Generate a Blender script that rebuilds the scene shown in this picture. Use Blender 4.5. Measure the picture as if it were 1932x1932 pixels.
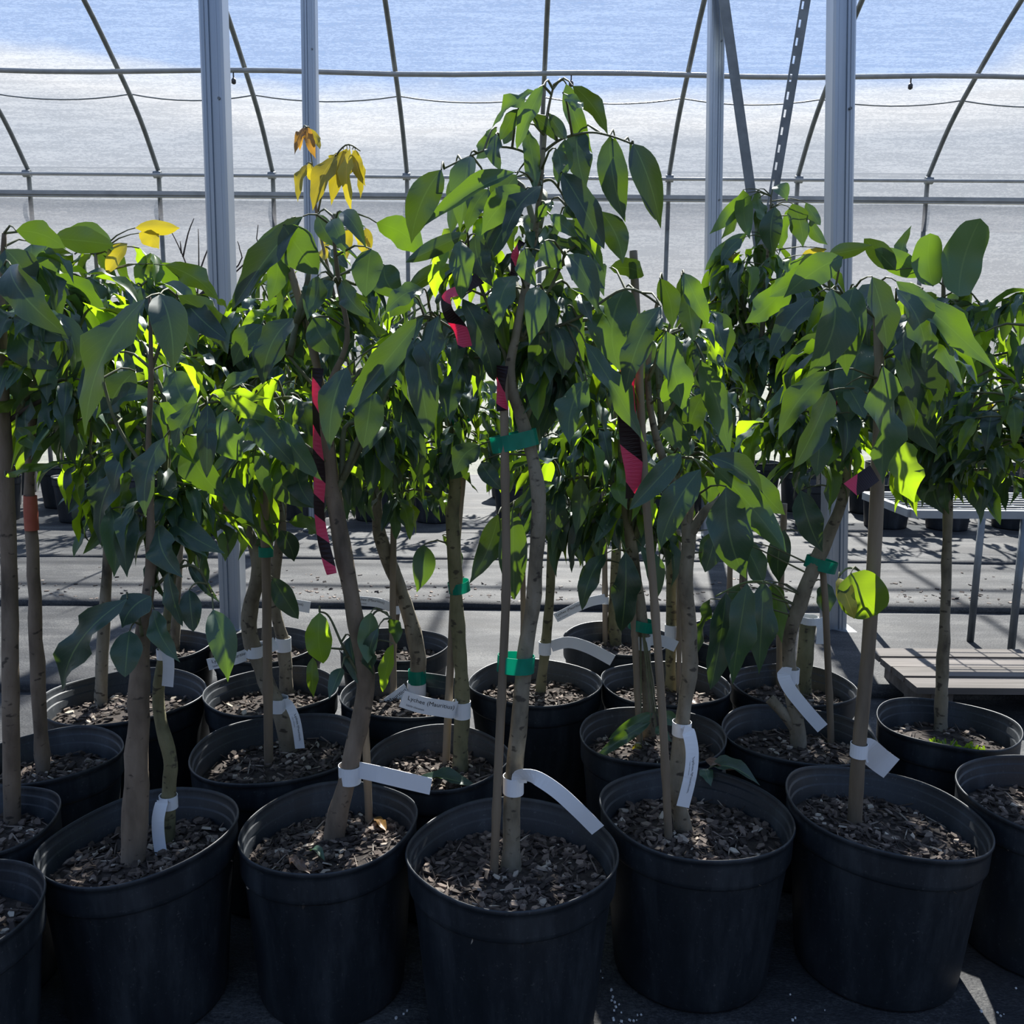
import bpy, math, random
from mathutils import Vector, Matrix, noise

random.seed(11)
R = random
scene = bpy.context.scene
for o in list(bpy.data.objects):
    bpy.data.objects.remove(o)
COL = scene.collection

# ------------------------------------------------------------------ camera
F = 1700.0                       # focal length in pixels of a 1932 x 1932 frame
PITCH = math.radians(9.55)
ROLL = math.radians(0.45)
CAM = Vector((0, 0, 1.13))
cd = bpy.data.cameras.new('camera')
cd.sensor_width = 36.0
cd.sensor_fit = 'HORIZONTAL'
cd.lens = 36.0 * F / 1932.0
cd.clip_start = 0.05
cd.clip_end = 400
cam = bpy.data.objects.new('camera', cd)
COL.objects.link(cam)
RM = Matrix.Rotation(math.pi / 2 - PITCH, 3, 'X') @ Matrix.Rotation(ROLL, 3, 'Z')
cam.matrix_world = Matrix.Translation(CAM) @ RM.to_4x4()
scene.camera = cam

# ------------------------------------------------------------------ sky, sun, exposure
scene.view_settings.view_transform = 'Standard'
scene.view_settings.look = 'None'
scene.view_settings.gamma = 1.0
scene.view_settings.use_curve_mapping = False
scene.view_settings.exposure = 0.84

world = bpy.data.worlds.new('sky')
scene.world = world
world.use_nodes = True
wn, wl = world.node_tree.nodes, world.node_tree.links
wn.clear()
w_out = wn.new('ShaderNodeOutputWorld')
w_bg = wn.new('ShaderNodeBackground')
w_tc = wn.new('ShaderNodeTexCoord')
w_sep = wn.new('ShaderNodeSeparateXYZ')
w_noise = wn.new('ShaderNodeTexNoise')
w_map = wn.new('ShaderNodeMapping')
w_map.inputs['Scale'].default_value = (1.0, 1.0, 4.0)
w_noise.inputs['Scale'].default_value = 4.0
w_noise.inputs['Detail'].default_value = 6.0
w_ma = wn.new('ShaderNodeMath'); w_ma.operation = 'MULTIPLY_ADD'
w_ma.inputs[1].default_value = 0.10
w_add = wn.new('ShaderNodeMath'); w_add.operation = 'SUBTRACT'; w_add.inputs[1].default_value = 0.05
w_ramp = wn.new('ShaderNodeValToRGB')
wl.new(w_tc.outputs['Generated'], w_map.inputs['Vector'])
wl.new(w_map.outputs['Vector'], w_noise.inputs['Vector'])
wl.new(w_tc.outputs['Generated'], w_sep.inputs[0])
wl.new(w_noise.outputs['Fac'], w_ma.inputs[0])
wl.new(w_sep.outputs['Z'], w_ma.inputs[2])
wl.new(w_ma.outputs[0], w_add.inputs[0])
wl.new(w_add.outputs[0], w_ramp.inputs[0])
els = w_ramp.color_ramp.elements
els[0].position = 0.0; els[0].color = (0.20, 0.20, 0.19, 1)
els[1].position = 1.0; els[1].color = (0.17, 0.30, 0.59, 1)
for p, c in ((0.06, (0.31, 0.31, 0.32)), (0.20, (0.28, 0.315, 0.37)), (0.236, (0.56, 0.56, 0.57)),
             (0.252, (0.54, 0.57, 0.62)), (0.275, (0.185, 0.325, 0.60)), (0.55, (0.18, 0.315, 0.60))):
    e = els.new(p); e.color = (*c, 1)
w_bg.inputs['Strength'].default_value = 0.85
wl.new(w_ramp.outputs[0], w_bg.inputs['Color'])
wl.new(w_bg.outputs[0], w_out.inputs[0])

sd = bpy.data.lights.new('sun_offscreen', 'SUN')
sd.energy = 10.5
sd.angle = math.radians(0.7)
sd.color = (1.0, 0.95, 0.86)
sun = bpy.data.objects.new('sun_offscreen', sd)
COL.objects.link(sun)
SUN_DIR = Vector((0.10, 0.70, 0.66)).normalized()      # towards the sun: behind the plants
sun.rotation_euler = SUN_DIR.to_track_quat('Z', 'Y').to_euler()
sun.location = SUN_DIR * 30


# ------------------------------------------------------------------ geometry helpers
def ray(px, py):
    return RM @ Vector(((px - 966) / F, (966 - py) / F, -1))


def at(px, py, Y):
    d = ray(px, py)
    return CAM + d * (Y / d.y)


def at_z(px, py, z):
    d = ray(px, py)
    return CAM + d * ((z - CAM.z) / d.z)


def mpp(p):
    """metres per photograph pixel at point p"""
    return -((RM.transposed() @ (p - CAM)).z) / F


class MB:
    def __init__(self):
        self.v, self.f, self.uv, self.sm = [], [], [], []

    def face(self, idx, uv=None, smooth=True):
        self.f.append(idx)
        self.uv.append(uv or [(0, 0)] * len(idx))
        self.sm.append(smooth)

    def box(self, c, s, rot=None, smooth=False):
        b = len(self.v)
        for x in (-.5, .5):
            for y in (-.5, .5):
                for z in (-.5, .5):
                    q = Vector((x * s[0], y * s[1], z * s[2]))
                    if rot:
                        q = rot @ q
                    self.v.append(Vector(c) + q)
        for q in ((0, 1, 3, 2), (4, 6, 7, 5), (0, 4, 5, 1), (2, 3, 7, 6), (0, 2, 6, 4), (1, 5, 7, 3)):
            self.face([b + i for i in q], None, smooth)
        return self

    def tube(self, pts, rad, n=8, cap=True, bump=0.0, seed=0.0, vs=1.0):
        b = len(self.v)
        m = len(pts)
        rads = rad if isinstance(rad, (list, tuple)) else [rad] * m
        up = None
        L = 0.0
        for i, p in enumerate(pts):
            t = (pts[min(i + 1, m - 1)] - pts[max(i - 1, 0)]).normalized()
            if up is None:
                up = Vector((1, 0, 0)) if abs(t.x) < .9 else Vector((0, 1, 0))
            s = t.cross(up).normalized()
            up = s.cross(t).normalized()
            if i:
                L += (p - pts[i - 1]).length
            for k in range(n):
                a = 2 * math.pi * k / n
                d = s * math.cos(a) + up * math.sin(a)
                r = rads[i]
                if bump:
                    r *= 1 + bump * noise.noise((p + d * r * 2) * 18 + Vector((seed, 0, 0)))
                self.v.append(p + d * r)
        for i in range(m - 1):
            for k in range(n):
                k2 = (k + 1) % n
                v0, v1 = i / (m - 1) * vs, (i + 1) / (m - 1) * vs
                self.face([b + i * n + k, b + i * n + k2, b + (i + 1) * n + k2, b + (i + 1) * n + k],
                          [(k / n, v0), ((k + 1) / n, v0), ((k + 1) / n, v1), (k / n, v1)])
        if cap:
            self.face([b + k for k in range(n)][::-1], None, False)
            self.face([b + (m - 1) * n + k for k in range(n)], None, False)
        return self

    def lathe(self, prof, n=48, fn=None, close=False):
        b = len(self.v)
        for (r, z) in prof:
            for k in range(n):
                a = 2 * math.pi * k / n
                p = Vector((r * math.cos(a), r * math.sin(a), z))
                self.v.append(fn(p) if fn else p)
        m = len(prof)
        for i in range(m - 1):
            for k in range(n):
                k2 = (k + 1) % n
                self.face([b + i * n + k, b + i * n + k2, b + (i + 1) * n + k2, b + (i + 1) * n + k],
                          [(k / n, prof[i][1]), ((k + 1) / n, prof[i][1]), ((k + 1) / n, prof[i + 1][1]), (k / n, prof[i + 1][1])])
        if close:
            self.face([b + (m - 1) * n + k for k in range(n)])
        return self

    def strip(self, pts, across, w, th=0.0007):
        """a ribbon of paper or tape along pts; across = unit vector(s) over its width"""
        b = len(self.v)
        m = len(pts)
        acr = across if isinstance(across, list) else [across] * m
        for i, p in enumerate(pts):
            t = (pts[min(i + 1, m - 1)] - pts[max(i - 1, 0)]).normalized()
            nn = t.cross(acr[i]).normalized() * th * .5
            h = acr[i] * w * .5
            self.v += [p - h + nn, p + h + nn, p + h - nn, p - h - nn]
        for i in range(m - 1):
            for k in range(4):
                k2 = (k + 1) % 4
                u = {0: 0, 1: 1, 2: 1, 3: 0}
                self.face([b + i * 4 + k, b + i * 4 + k2, b + i * 4 + 4 + k2, b + i * 4 + 4 + k],
                          [(u[k], i / (m - 1)), (u[k2], i / (m - 1)), (u[k2], (i + 1) / (m - 1)), (u[k], (i + 1) / (m - 1))], False)
        self.face([b + 3, b + 2, b + 1, b], None, False)
        e = b + (m - 1) * 4
        self.face([e, e + 1, e + 2, e + 3], None, False)
        return self

    def mesh(self, name, mat, origin=None):
        me = bpy.data.meshes.new(name)
        o = origin or Vector((0, 0, 0))
        me.from_pydata([tuple(Vector(v) - o) for v in self.v], [], self.f)
        ul = me.uv_layers.new(name='uv')
        flat = []
        for u in self.uv:
            for q in u:
                flat += [q[0], q[1]]
        ul.data.foreach_set('uv', flat)
        me.polygons.foreach_set('use_smooth', self.sm)
        if mat:
            me.materials.append(mat)
        me.update()
        return me

    def build(self, name, mat, parent=None):
        org = parent_origin(parent)
        ob = bpy.data.objects.new(name, self.mesh(name, mat, org))
        COL.objects.link(ob)
        ob.parent = parent
        return ob


def parent_origin(p):
    o = Vector((0, 0, 0))
    while p is not None:
        o += p.location
        p = p.parent
    return o


def tag(o, label=None, cat=None, group=None, kind=None):
    if label: o['label'] = label
    if cat: o['category'] = cat
    if group: o['group'] = group
    if kind: o['kind'] = kind
    return o


def empty(name, loc):
    o = bpy.data.objects.new(name, None)
    o.empty_display_size = 0.05
    o.location = loc
    COL.objects.link(o)
    return o


def smooth_path(pts, sub=5):
    """Catmull-Rom through 3D points (Vectors); works for longer tuples too"""
    P = [pts[0]] + list(pts) + [pts[-1]]
    out = []
    for i in range(1, len(P) - 2):
        p0, p1, p2, p3 = P[i - 1], P[i], P[i + 1], P[i + 2]
        for s in range(sub):
            t = s / sub
            out.append(0.5 * ((2 * p1) + (p2 - p0) * t + (2 * p0 - 5 * p1 + 4 * p2 - p3) * t * t
                              + (3 * p1 - p0 - 3 * p2 + p3) * t ** 3))
    out.append(pts[-1].copy())
    return out


def lerp_list(vals, sub):
    out = []
    for i in range(len(vals) - 1):
        for s in range(sub):
            out.append(vals[i] + (vals[i + 1] - vals[i]) * s / sub)
    out.append(vals[-1])
    return out


# ------------------------------------------------------------------ materials
def new_mat(name):
    m = bpy.data.materials.new(name)
    m.use_nodes = True
    nt = m.node_tree
    nt.nodes.clear()
    out = nt.nodes.new('ShaderNodeOutputMaterial')
    return m, nt, out


def nd(nt, kind, **kw):
    n = nt.nodes.new(kind)
    for k, v in kw.items():
        if k in n.inputs:
            n.inputs[k].default_value = v
        else:
            setattr(n, k, v)
    return n


def ramp(nt, fac, stops):
    r = nt.nodes.new('ShaderNodeValToRGB')
    e = r.color_ramp.elements
    e[0].position, e[0].color = stops[0][0], (*stops[0][1], 1)
    e[1].position, e[1].color = stops[-1][0], (*stops[-1][1], 1)
    for p, c in stops[1:-1]:
        q = e.new(p); q.color = (*c, 1)
    nt.links.new(fac, r.inputs[0])
    return r.outputs[0]


def noise_tex(nt, scale, detail=4, vec=None, mapping=None, coord='Object', rough=.55):
    if vec is None:
        tc = nt.nodes.new('ShaderNodeTexCoord')
        vec = tc.outputs[coord]
    if mapping:
        mp = nt.nodes.new('ShaderNodeMapping')
        mp.inputs['Scale'].default_value = mapping
        nt.links.new(vec, mp.inputs[0])
        vec = mp.outputs[0]
    n = nd(nt, 'ShaderNodeTexNoise', Scale=scale, Detail=detail, Roughness=rough)
    nt.links.new(vec, n.inputs['Vector'])
    return n.outputs['Fac']


def simple(name, stops, scale=8, rough=.6, metal=0.0, mapping=None, bump=0.0, bscale=60, detail=5, spec=.5, coord='Object'):
    m, nt, out = new_mat(name)
    b = nd(nt, 'ShaderNodeBsdfPrincipled', Roughness=rough, Metallic=metal)
    b.inputs['Specular IOR Level'].default_value = spec
    nt.links.new(ramp(nt, noise_tex(nt, scale, detail, mapping=mapping, coord=coord), stops), b.inputs['Base Color'])
    if bump:
        bp = nd(nt, 'ShaderNodeBump', Strength=bump, Distance=.004)
        nt.links.new(noise_tex(nt, bscale, 4, mapping=mapping, coord=coord), bp.inputs['Height'])
        nt.links.new(bp.outputs[0], b.inputs['Normal'])
    nt.links.new(b.outputs[0], out.inputs[0])
    return m


def bark_marks(m, thr=.60):
    """dark lenticels and ring scars on a bark material"""
    nt = m.node_tree
    b = next(n for n in nt.nodes if n.type == 'BSDF_PRINCIPLED')
    src = b.inputs['Base Color'].links[0].from_socket
    f = noise_tex(nt, 55, 2, mapping=(1, 1, 1.6), rough=.4)
    mr = nd(nt, 'ShaderNodeMapRange', **{'From Min': thr, 'From Max': thr + .07, 'To Min': 0.0, 'To Max': .8})
    nt.links.new(f, mr.inputs['Value'])
    mx = nd(nt, 'ShaderNodeMix', data_type='RGBA')
    mx.inputs[7].default_value = (.028, .022, .016, 1)
    nt.links.new(mr.outputs[0], mx.inputs[0]); nt.links.new(src, mx.inputs[6])
    nt.links.new(mx.outputs[2], b.inputs['Base Color'])


def leaf_material(name, top, under, trans, tw, rough=.36):
    m, nt, out = new_mat(name)
    L = nt.links
    oi = nt.nodes.new('ShaderNodeObjectInfo')
    geo = nt.nodes.new('ShaderNodeNewGeometry')
    uv = nt.nodes.new('ShaderNodeUVMap')
    sep = nt.nodes.new('ShaderNodeSeparateXYZ')
    L.new(uv.outputs[0], sep.inputs[0])
    # individual tone of each leaf
    tone = nd(nt, 'ShaderNodeMapRange', **{'To Min': .72, 'To Max': 1.35})
    L.new(oi.outputs['Random'], tone.inputs['Value'])
    side = nd(nt, 'ShaderNodeMix', data_type='RGBA')
    side.inputs[6].default_value = (*top, 1)
    side.inputs[7].default_value = (*under, 1)
    L.new(geo.outputs['Backfacing'], side.inputs[0])
    mul = nd(nt, 'ShaderNodeMix', data_type='RGBA', blend_type='MULTIPLY')
    mul.inputs[0].default_value = 1
    L.new(side.outputs[2], mul.inputs[6])
    L.new(tone.outputs[0], mul.inputs[7])
    # midrib and side veins
    ab = nd(nt, 'ShaderNodeMath', operation='SUBTRACT'); ab.inputs[1].default_value = .5
    L.new(sep.outputs['X'], ab.inputs[0])
    aa = nd(nt, 'ShaderNodeMath', operation='ABSOLUTE'); L.new(ab.outputs[0], aa.inputs[0])
    rib = nd(nt, 'ShaderNodeMapRange', **{'From Min': .012, 'From Max': .03, 'To Min': .75, 'To Max': 0.0})
    L.new(aa.outputs[0], rib.inputs['Value'])
    vsum = nd(nt, 'ShaderNodeMath', operation='MULTIPLY_ADD'); vsum.inputs[1].default_value = -.55
    L.new(aa.outputs[0], vsum.inputs[0]); L.new(sep.outputs['Y'], vsum.inputs[2])
    vm = nd(nt, 'ShaderNodeMath', operation='MULTIPLY'); vm.inputs[1].default_value = 75
    L.new(vsum.outputs[0], vm.inputs[0])
    vs = nd(nt, 'ShaderNodeMath', operation='SINE'); L.new(vm.outputs[0], vs.inputs[0])
    vr = nd(nt, 'ShaderNodeMapRange', **{'From Min': .93, 'From Max': 1.0, 'To Min': 0.0, 'To Max': .16})
    L.new(vs.outputs[0], vr.inputs['Value'])
    vx = nd(nt, 'ShaderNodeMath', operation='MAXIMUM')
    L.new(rib.outputs[0], vx.inputs[0]); L.new(vr.outputs[0], vx.inputs[1])
    # pale edge
    edge = nd(nt, 'ShaderNodeMapRange', **{'From Min': .475, 'From Max': .5, 'To Min': 0.0, 'To Max': .5})
    L.new(aa.outputs[0], edge.inputs['Value'])
    vy = nd(nt, 'ShaderNodeMath', operation='MAXIMUM')
    L.new(vx.outputs[0], vy.inputs[0]); L.new(edge.outputs[0], vy.inputs[1])
    vein = nd(nt, 'ShaderNodeMix', data_type='RGBA')
    vein.inputs[7].default_value = (under[0] * 2.2, under[1] * 1.8, under[2] * 1.6, 1)
    L.new(vy.outputs[0], vein.inputs[0]); L.new(mul.outputs[2], vein.inputs[6])
    # dried water spots
    tc = nt.nodes.new('ShaderNodeTexCoord')
    vo = nd(nt, 'ShaderNodeTexVoronoi', Scale=38.0)
    L.new(uv.outputs[0], vo.inputs['Vector'])
    sp = nd(nt, 'ShaderNodeMapRange', **{'From Min': .05, 'From Max': .16, 'To Min': .45, 'To Max': 0.0})
    L.new(vo.outputs['Distance'], sp.inputs['Value'])
    pr = nd(nt, 'ShaderNodeMapRange', **{'From Min': .55, 'From Max': 1.0, 'To Min': 0.0, 'To Max': 1.0})
    L.new(oi.outputs['Random'], pr.inputs['Value'])
    n2 = noise_tex(nt, 5.0, 2, vec=uv.outputs[0])
    spm = nd(nt, 'ShaderNodeMath', operation='MULTIPLY'); L.new(sp.outputs[0], spm.inputs[0]); L.new(pr.outputs[0], spm.inputs[1])
    spn = nd(nt, 'ShaderNodeMath', operation='MULTIPLY'); L.new(spm.outputs[0], spn.inputs[0]); L.new(n2, spn.inputs[1])
    spot = nd(nt, 'ShaderNodeMix', data_type='RGBA')
    spot.inputs[7].default_value = (.33, .40, .36, 1)
    L.new(spn.outputs[0], spot.inputs[0]); L.new(vein.outputs[2], spot.inputs[6])
    b = nd(nt, 'ShaderNodeBsdfPrincipled', Roughness=rough)
    b.inputs['Specular IOR Level'].default_value = .5
    L.new(spot.outputs[2], b.inputs['Base Color'])
    tr = nt.nodes.new('ShaderNodeBsdfTranslucent')
    tm = nd(nt, 'ShaderNodeMix', data_type='RGBA', blend_type='MULTIPLY'); tm.inputs[0].default_value = 1
    tm.inputs[6].default_value = (*trans, 1)
    L.new(tone.outputs[0], tm.inputs[7])
    L.new(tm.outputs[2], tr.inputs['Color'])
    mx = nt.nodes.new('ShaderNodeMixShader')
    if isinstance(tw, tuple):
        th = nd(nt, 'ShaderNodeMapRange', **{'To Min': tw[0], 'To Max': tw[1]})
        L.new(oi.outputs['Random'], th.inputs['Value'])
        L.new(th.outputs[0], mx.inputs[0])
    else:
        mx.inputs[0].default_value = tw
    L.new(b.outputs[0], mx.inputs[1]); L.new(tr.outputs[0], mx.inputs[2])
    L.new(mx.outputs[0], out.inputs[0])
    return m


M = {}
M['leaf'] = leaf_material('mature leaf', (.033, .068, .047), (.060, .112, .048), (.20, .36, .012), (.05, .19))
M['leaf_light'] = leaf_material('fresh green leaf', (.046, .100, .032), (.09, .165, .045), (.40, .62, .012), .46)
M['leaf_yellow'] = leaf_material('young yellow leaf', (.30, .27, .035), (.32, .28, .05), (.55, .44, .02), .32)
M['leaf_orange'] = leaf_material('young orange leaf', (.30, .16, .04), (.33, .18, .05), (.55, .28, .03), .32)
M['leaf_brown'] = leaf_material('dry leaf', (.16, .10, .07), (.18, .12, .09), (.20, .12, .06), .2)
M['bark'] = simple('grey tan bark', [(.25, (.05, .042, .03)), (.45, (.17, .145, .10)), (.6, (.23, .20, .145)), (.8, (.32, .29, .22))],
                   scale=26, rough=.85, mapping=(1, 1, .45), bump=.5, bscale=90)
M['bark_olive'] = simple('olive bark', [(.25, (.05, .045, .025)), (.45, (.15, .14, .07)), (.7, (.22, .20, .11)), (.85, (.3, .28, .2))],
                         scale=26, rough=.85, mapping=(1, 1, .45), bump=.5, bscale=90)
M['bark_brown'] = simple('brown bark', [(.25, (.06, .045, .03)), (.5, (.18, .135, .095)), (.8, (.28, .22, .16))],
                         scale=22, rough=.85, mapping=(1, 1, .35), bump=.5, bscale=90)
for _k in ('bark', 'bark_olive', 'bark_brown'):
    bark_marks(M[_k], .62 if _k != 'bark_brown' else .66)
M['twig'] = simple('twig bark', [(.3, (.06, .06, .03)), (.7, (.14, .15, .07))], scale=30, rough=.7)
M['green_twig'] = simple('green twig', [(.3, (.12, .16, .05)), (.7, (.2, .25, .09))], scale=30, rough=.6)
M['bare_twig'] = simple('bare twig', [(.3, (.03, .022, .018)), (.7, (.08, .06, .05))], scale=30, rough=.8)
M['stake'] = simple('bamboo', [(.25, (.08, .06, .04)), (.5, (.20, .155, .105)), (.8, (.31, .25, .18))],
                    scale=18, rough=.6, mapping=(1, 1, .12), bump=.2, bscale=60)
M['paper'] = simple('white plastic label', [(.3, (.68, .70, .73)), (.7, (.76, .78, .80))], scale=12, rough=.45)
M['ink'] = simple('printed ink', [(.3, (.012, .013, .016)), (.7, (.03, .03, .034))], scale=30, rough=.6)


def plastic_pot():
    m, nt, out = new_mat('black nursery plastic')
    L = nt.links
    b = nd(nt, 'ShaderNodeBsdfPrincipled')
    b.inputs['Specular IOR Level'].default_value = .45
    f1 = noise_tex(nt, 14, 8, mapping=(1, 1, .22), rough=.7)
    col = ramp(nt, f1, [(.32, (.006, .009, .012)), (.5, (.012, .016, .021)), (.72, (.036, .043, .050))])
    f2 = noise_tex(nt, 140, 3, rough=.7)
    dust = nd(nt, 'ShaderNodeMapRange', **{'From Min': .62, 'From Max': .76, 'To Min': 0.0, 'To Max': .9})
    L.new(f2, dust.inputs['Value'])
    mk = nd(nt, 'ShaderNodeMath', operation='MULTIPLY')
    L.new(dust.outputs[0], mk.inputs[0]); L.new(f1, mk.inputs[1])
    mx = nd(nt, 'ShaderNodeMix', data_type='RGBA')
    mx.inputs[7].default_value = (.14, .14, .14, 1)
    L.new(mk.outputs[0], mx.inputs[0]); L.new(col, mx.inputs[6])
    L.new(mx.outputs[2], b.inputs['Base Color'])
    rr = nd(nt, 'ShaderNodeMapRange', **{'To Min': .34, 'To Max': .62})
    L.new(f1, rr.inputs['Value'])
    L.new(rr.outputs[0], b.inputs['Roughness'])
    bp = nd(nt, 'ShaderNodeBump', Strength=.15, Distance=.003)
    L.new(noise_tex(nt, 25, 4, mapping=(1, 1, .3)), bp.inputs['Height'])
    L.new(bp.outputs[0], b.inputs['Normal'])
    L.new(b.outputs[0], out.inputs[0])
    return m


M['pot'] = plastic_pot()
M['soil'] = simple('potting soil', [(.3, (.010, .007, .005)), (.6, (.035, .025, .019)), (.85, (.08, .06, .047))],
                   scale=60, rough=.95, bump=1.0, bscale=90)


def mulch_mat(name, stops):
    m, nt, out = new_mat(name)
    geo = nt.nodes.new('ShaderNodeNewGeometry')
    b = nd(nt, 'ShaderNodeBsdfPrincipled', Roughness=.85)
    c = ramp(nt, geo.outputs['Random Per Island'],
             stops)
    nt.links.new(c, b.inputs['Base Color'])
    nt.links.new(b.outputs[0], out.inputs[0])
    return m


M['mulch'] = mulch_mat('bark mulch', [(0, (.022, .015, .012)), (.4, (.060, .044, .034)), (.72, (.125, .092, .073)), (.91, (.22, .17, .135)), (1, (.46, .40, .32))])


def tape_mat():
    m, nt, out = new_mat('green tie tape')
    b = nd(nt, 'ShaderNodeBsdfPrincipled', Roughness=.3)
    nt.links.new(ramp(nt, noise_tex(nt, 40, 2), [(.3, (.0, .22, .15)), (.7, (.01, .33, .23))]), b.inputs['Base Color'])
    t = nt.nodes.new('ShaderNodeBsdfTranslucent'); t.inputs[0].default_value = (0, .55, .40, 1)
    mx = nt.nodes.new('ShaderNodeMixShader'); mx.inputs[0].default_value = .45
    nt.links.new(b.outputs[0], mx.inputs[1]); nt.links.new(t.outputs[0], mx.inputs[2])
    nt.links.new(mx.outputs[0], out.inputs[0])
    return m


M['tape'] = tape_mat()


def ribbon_mat():
    m, nt, out = new_mat('pink and black striped flagging')
    L = nt.links
    uv = nt.nodes.new('ShaderNodeUVMap')
    sep = nt.nodes.new('ShaderNodeSeparateXYZ'); L.new(uv.outputs[0], sep.inputs[0])
    # uv: x over the width 0..1, y along in tape widths
    s = nd(nt, 'ShaderNodeMath', operation='ADD'); L.new(sep.outputs['X'], s.inputs[0]); L.new(sep.outputs['Y'], s.inputs[1])
    d = nd(nt, 'ShaderNodeMath', operation='MULTIPLY'); d.inputs[1].default_value = .26; L.new(s.outputs[0], d.inputs[0])
    fr = nd(nt, 'ShaderNodeMath', operation='FRACT'); L.new(d.outputs[0], fr.inputs[0])
    gt = nd(nt, 'ShaderNodeMath', operation='GREATER_THAN'); gt.inputs[1].default_value = .5; L.new(fr.outputs[0], gt.inputs[0])
    c = nd(nt, 'ShaderNodeMix', data_type='RGBA')
    c.inputs[6].default_value = (.03, .012, .016, 1); c.inputs[7].default_value = (.85, .10, .22, 1)
    L.new(gt.outputs[0], c.inputs[0])
    b = nd(nt, 'ShaderNodeBsdfPrincipled', Roughness=.35); L.new(c.outputs[2], b.inputs['Base Color'])
    t = nt.nodes.new('ShaderNodeBsdfTranslucent'); L.new(c.outputs[2], t.inputs[0])
    mx = nt.nodes.new('ShaderNodeMixShader'); mx.inputs[0].default_value = .5
    L.new(b.outputs[0], mx.inputs[1]); L.new(t.outputs[0], mx.inputs[2]); L.new(mx.outputs[0], out.inputs[0])
    return m


M['ribbon'] = ribbon_mat()
M['steel'] = simple('galvanised steel', [(.3, (.30, .35, .41)), (.7, (.46, .51, .57))], scale=5, rough=.36, metal=.85, mapping=(1, 1, .1), bump=.05, bscale=30)
M['dull_steel'] = simple('dull galvanised tube', [(.3, (.12, .135, .145)), (.7, (.22, .24, .25))], scale=9, rough=.5, metal=.6)
M['pvc'] = simple('grey irrigation pipe', [(.3, (.28, .29, .29)), (.7, (.38, .39, .39))], scale=9, rough=.5)
M['dark_plastic'] = simple('dark plastic fitting', [(.3, (.02, .022, .025)), (.7, (.05, .05, .055))], scale=9, rough=.5)


def film_mat(name, clear, tint):
    m, nt, out = new_mat(name)
    L = nt.links
    f = noise_tex(nt, 5, 8, mapping=(.35, 5, 5), rough=.75)
    g = noise_tex(nt, 45, 3, mapping=(.6, 2.0, 2.0), rough=.8)
    ad = nd(nt, 'ShaderNodeMath', operation='ADD'); L.new(f, ad.inputs[0]); L.new(g, ad.inputs[1])
    mr = nd(nt, 'ShaderNodeMapRange', **{'From Min': .65, 'From Max': 1.35, 'To Min': clear + .10, 'To Max': clear - .10})
    L.new(ad.outputs[0], mr.inputs['Value'])
    t = nt.nodes.new('ShaderNodeBsdfTransparent')
    L.new(ramp(nt, ad.outputs[0], [(.62, (1, 1, 1)), (1.0, (.88, .90, .93)), (1.38, (.62, .66, .72))]), t.inputs[0])
    d = nt.nodes.new('ShaderNodeBsdfTranslucent'); d.inputs[0].default_value = (*tint, 1)
    r = nt.nodes.new('ShaderNodeBsdfDiffuse'); r.inputs[0].default_value = (*tint, 1)
    m1 = nt.nodes.new('ShaderNodeMixShader'); m1.inputs[0].default_value = .35
    L.new(d.outputs[0], m1.inputs[1]); L.new(r.outputs[0], m1.inputs[2])
    m2 = nt.nodes.new('ShaderNodeMixShader')
    L.new(mr.outputs[0], m2.inputs[0]); L.new(m1.outputs[0], m2.inputs[1]); L.new(t.outputs[0], m2.inputs[2])
    L.new(m2.outputs[0], out.inputs[0])
    return m


M['film'] = film_mat('greenhouse film', .82, (.40, .42, .45))
M['curtain'] = film_mat('rolled curtain film', .62, (.20, .20, .21))


def cloth_mat():
    m, nt, out = new_mat('woven ground cloth')
    L = nt.links
    b = nd(nt, 'ShaderNodeBsdfPrincipled', Roughness=.68)
    b.inputs['Specular IOR Level'].default_value = .22
    f = noise_tex(nt, 3.0, 8, mapping=(.5, 1.6, 1), rough=.7)
    g = noise_tex(nt, 160, 2, rough=.8)
    ad = nd(nt, 'ShaderNodeMath', operation='MULTIPLY_ADD'); ad.inputs[1].default_value = .5
    L.new(g, ad.inputs[0]); L.new(f, ad.inputs[2])
    L.new(ramp(nt, ad.outputs[0], [(.5, (.010, .0105, .012)), (.75, (.033, .034, .036)), (1.0, (.12, .118, .112))]), b.inputs['Base Color'])
    bp = nd(nt, 'ShaderNodeBump', Strength=.6, Distance=.004)
    L.new(noise_tex(nt, 120, 3, mapping=(1, 2, 1)), bp.inputs['Height'])
    L.new(bp.outputs[0], b.inputs['Normal'])
    L.new(b.outputs[0], out.inputs[0])
    return m


M['cloth'] = cloth_mat()
M['earth'] = simple('outside ground', [(.3, (.07, .075, .045)), (.7, (.13, .13, .09))], scale=2, rough=.95)

# ------------------------------------------------------------------ floor
fl = MB()
nx, ny = 60, 60
for j in range(ny + 1):
    for i in range(nx + 1):
        x = -11 + 22 * i / nx
        y = -3 + 12 * j / ny
        fl.v.append(Vector((x, y, 0.003 * noise.noise(Vector((x * .8, y * 1.7, 0))) - .003)))
for j in range(ny):
    for i in range(nx):
        a = j * (nx + 1) + i
        fl.face([a, a + 1, a + nx + 2, a + nx + 1])
floor = tag(fl.build('floor', M['cloth']), 'grey woven weed cloth covering the greenhouse floor', 'floor', kind='structure')


def cloth_z(x, y, seed, lift, edge=0):
    return .010 + lift * (.35 + .65 * abs(noise.noise(Vector((x * 1.1, y * 2.2, seed))))) * (1 if edge else .5) + .006 * noise.noise(Vector((x * 2.3, y * 3, seed)))


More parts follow.
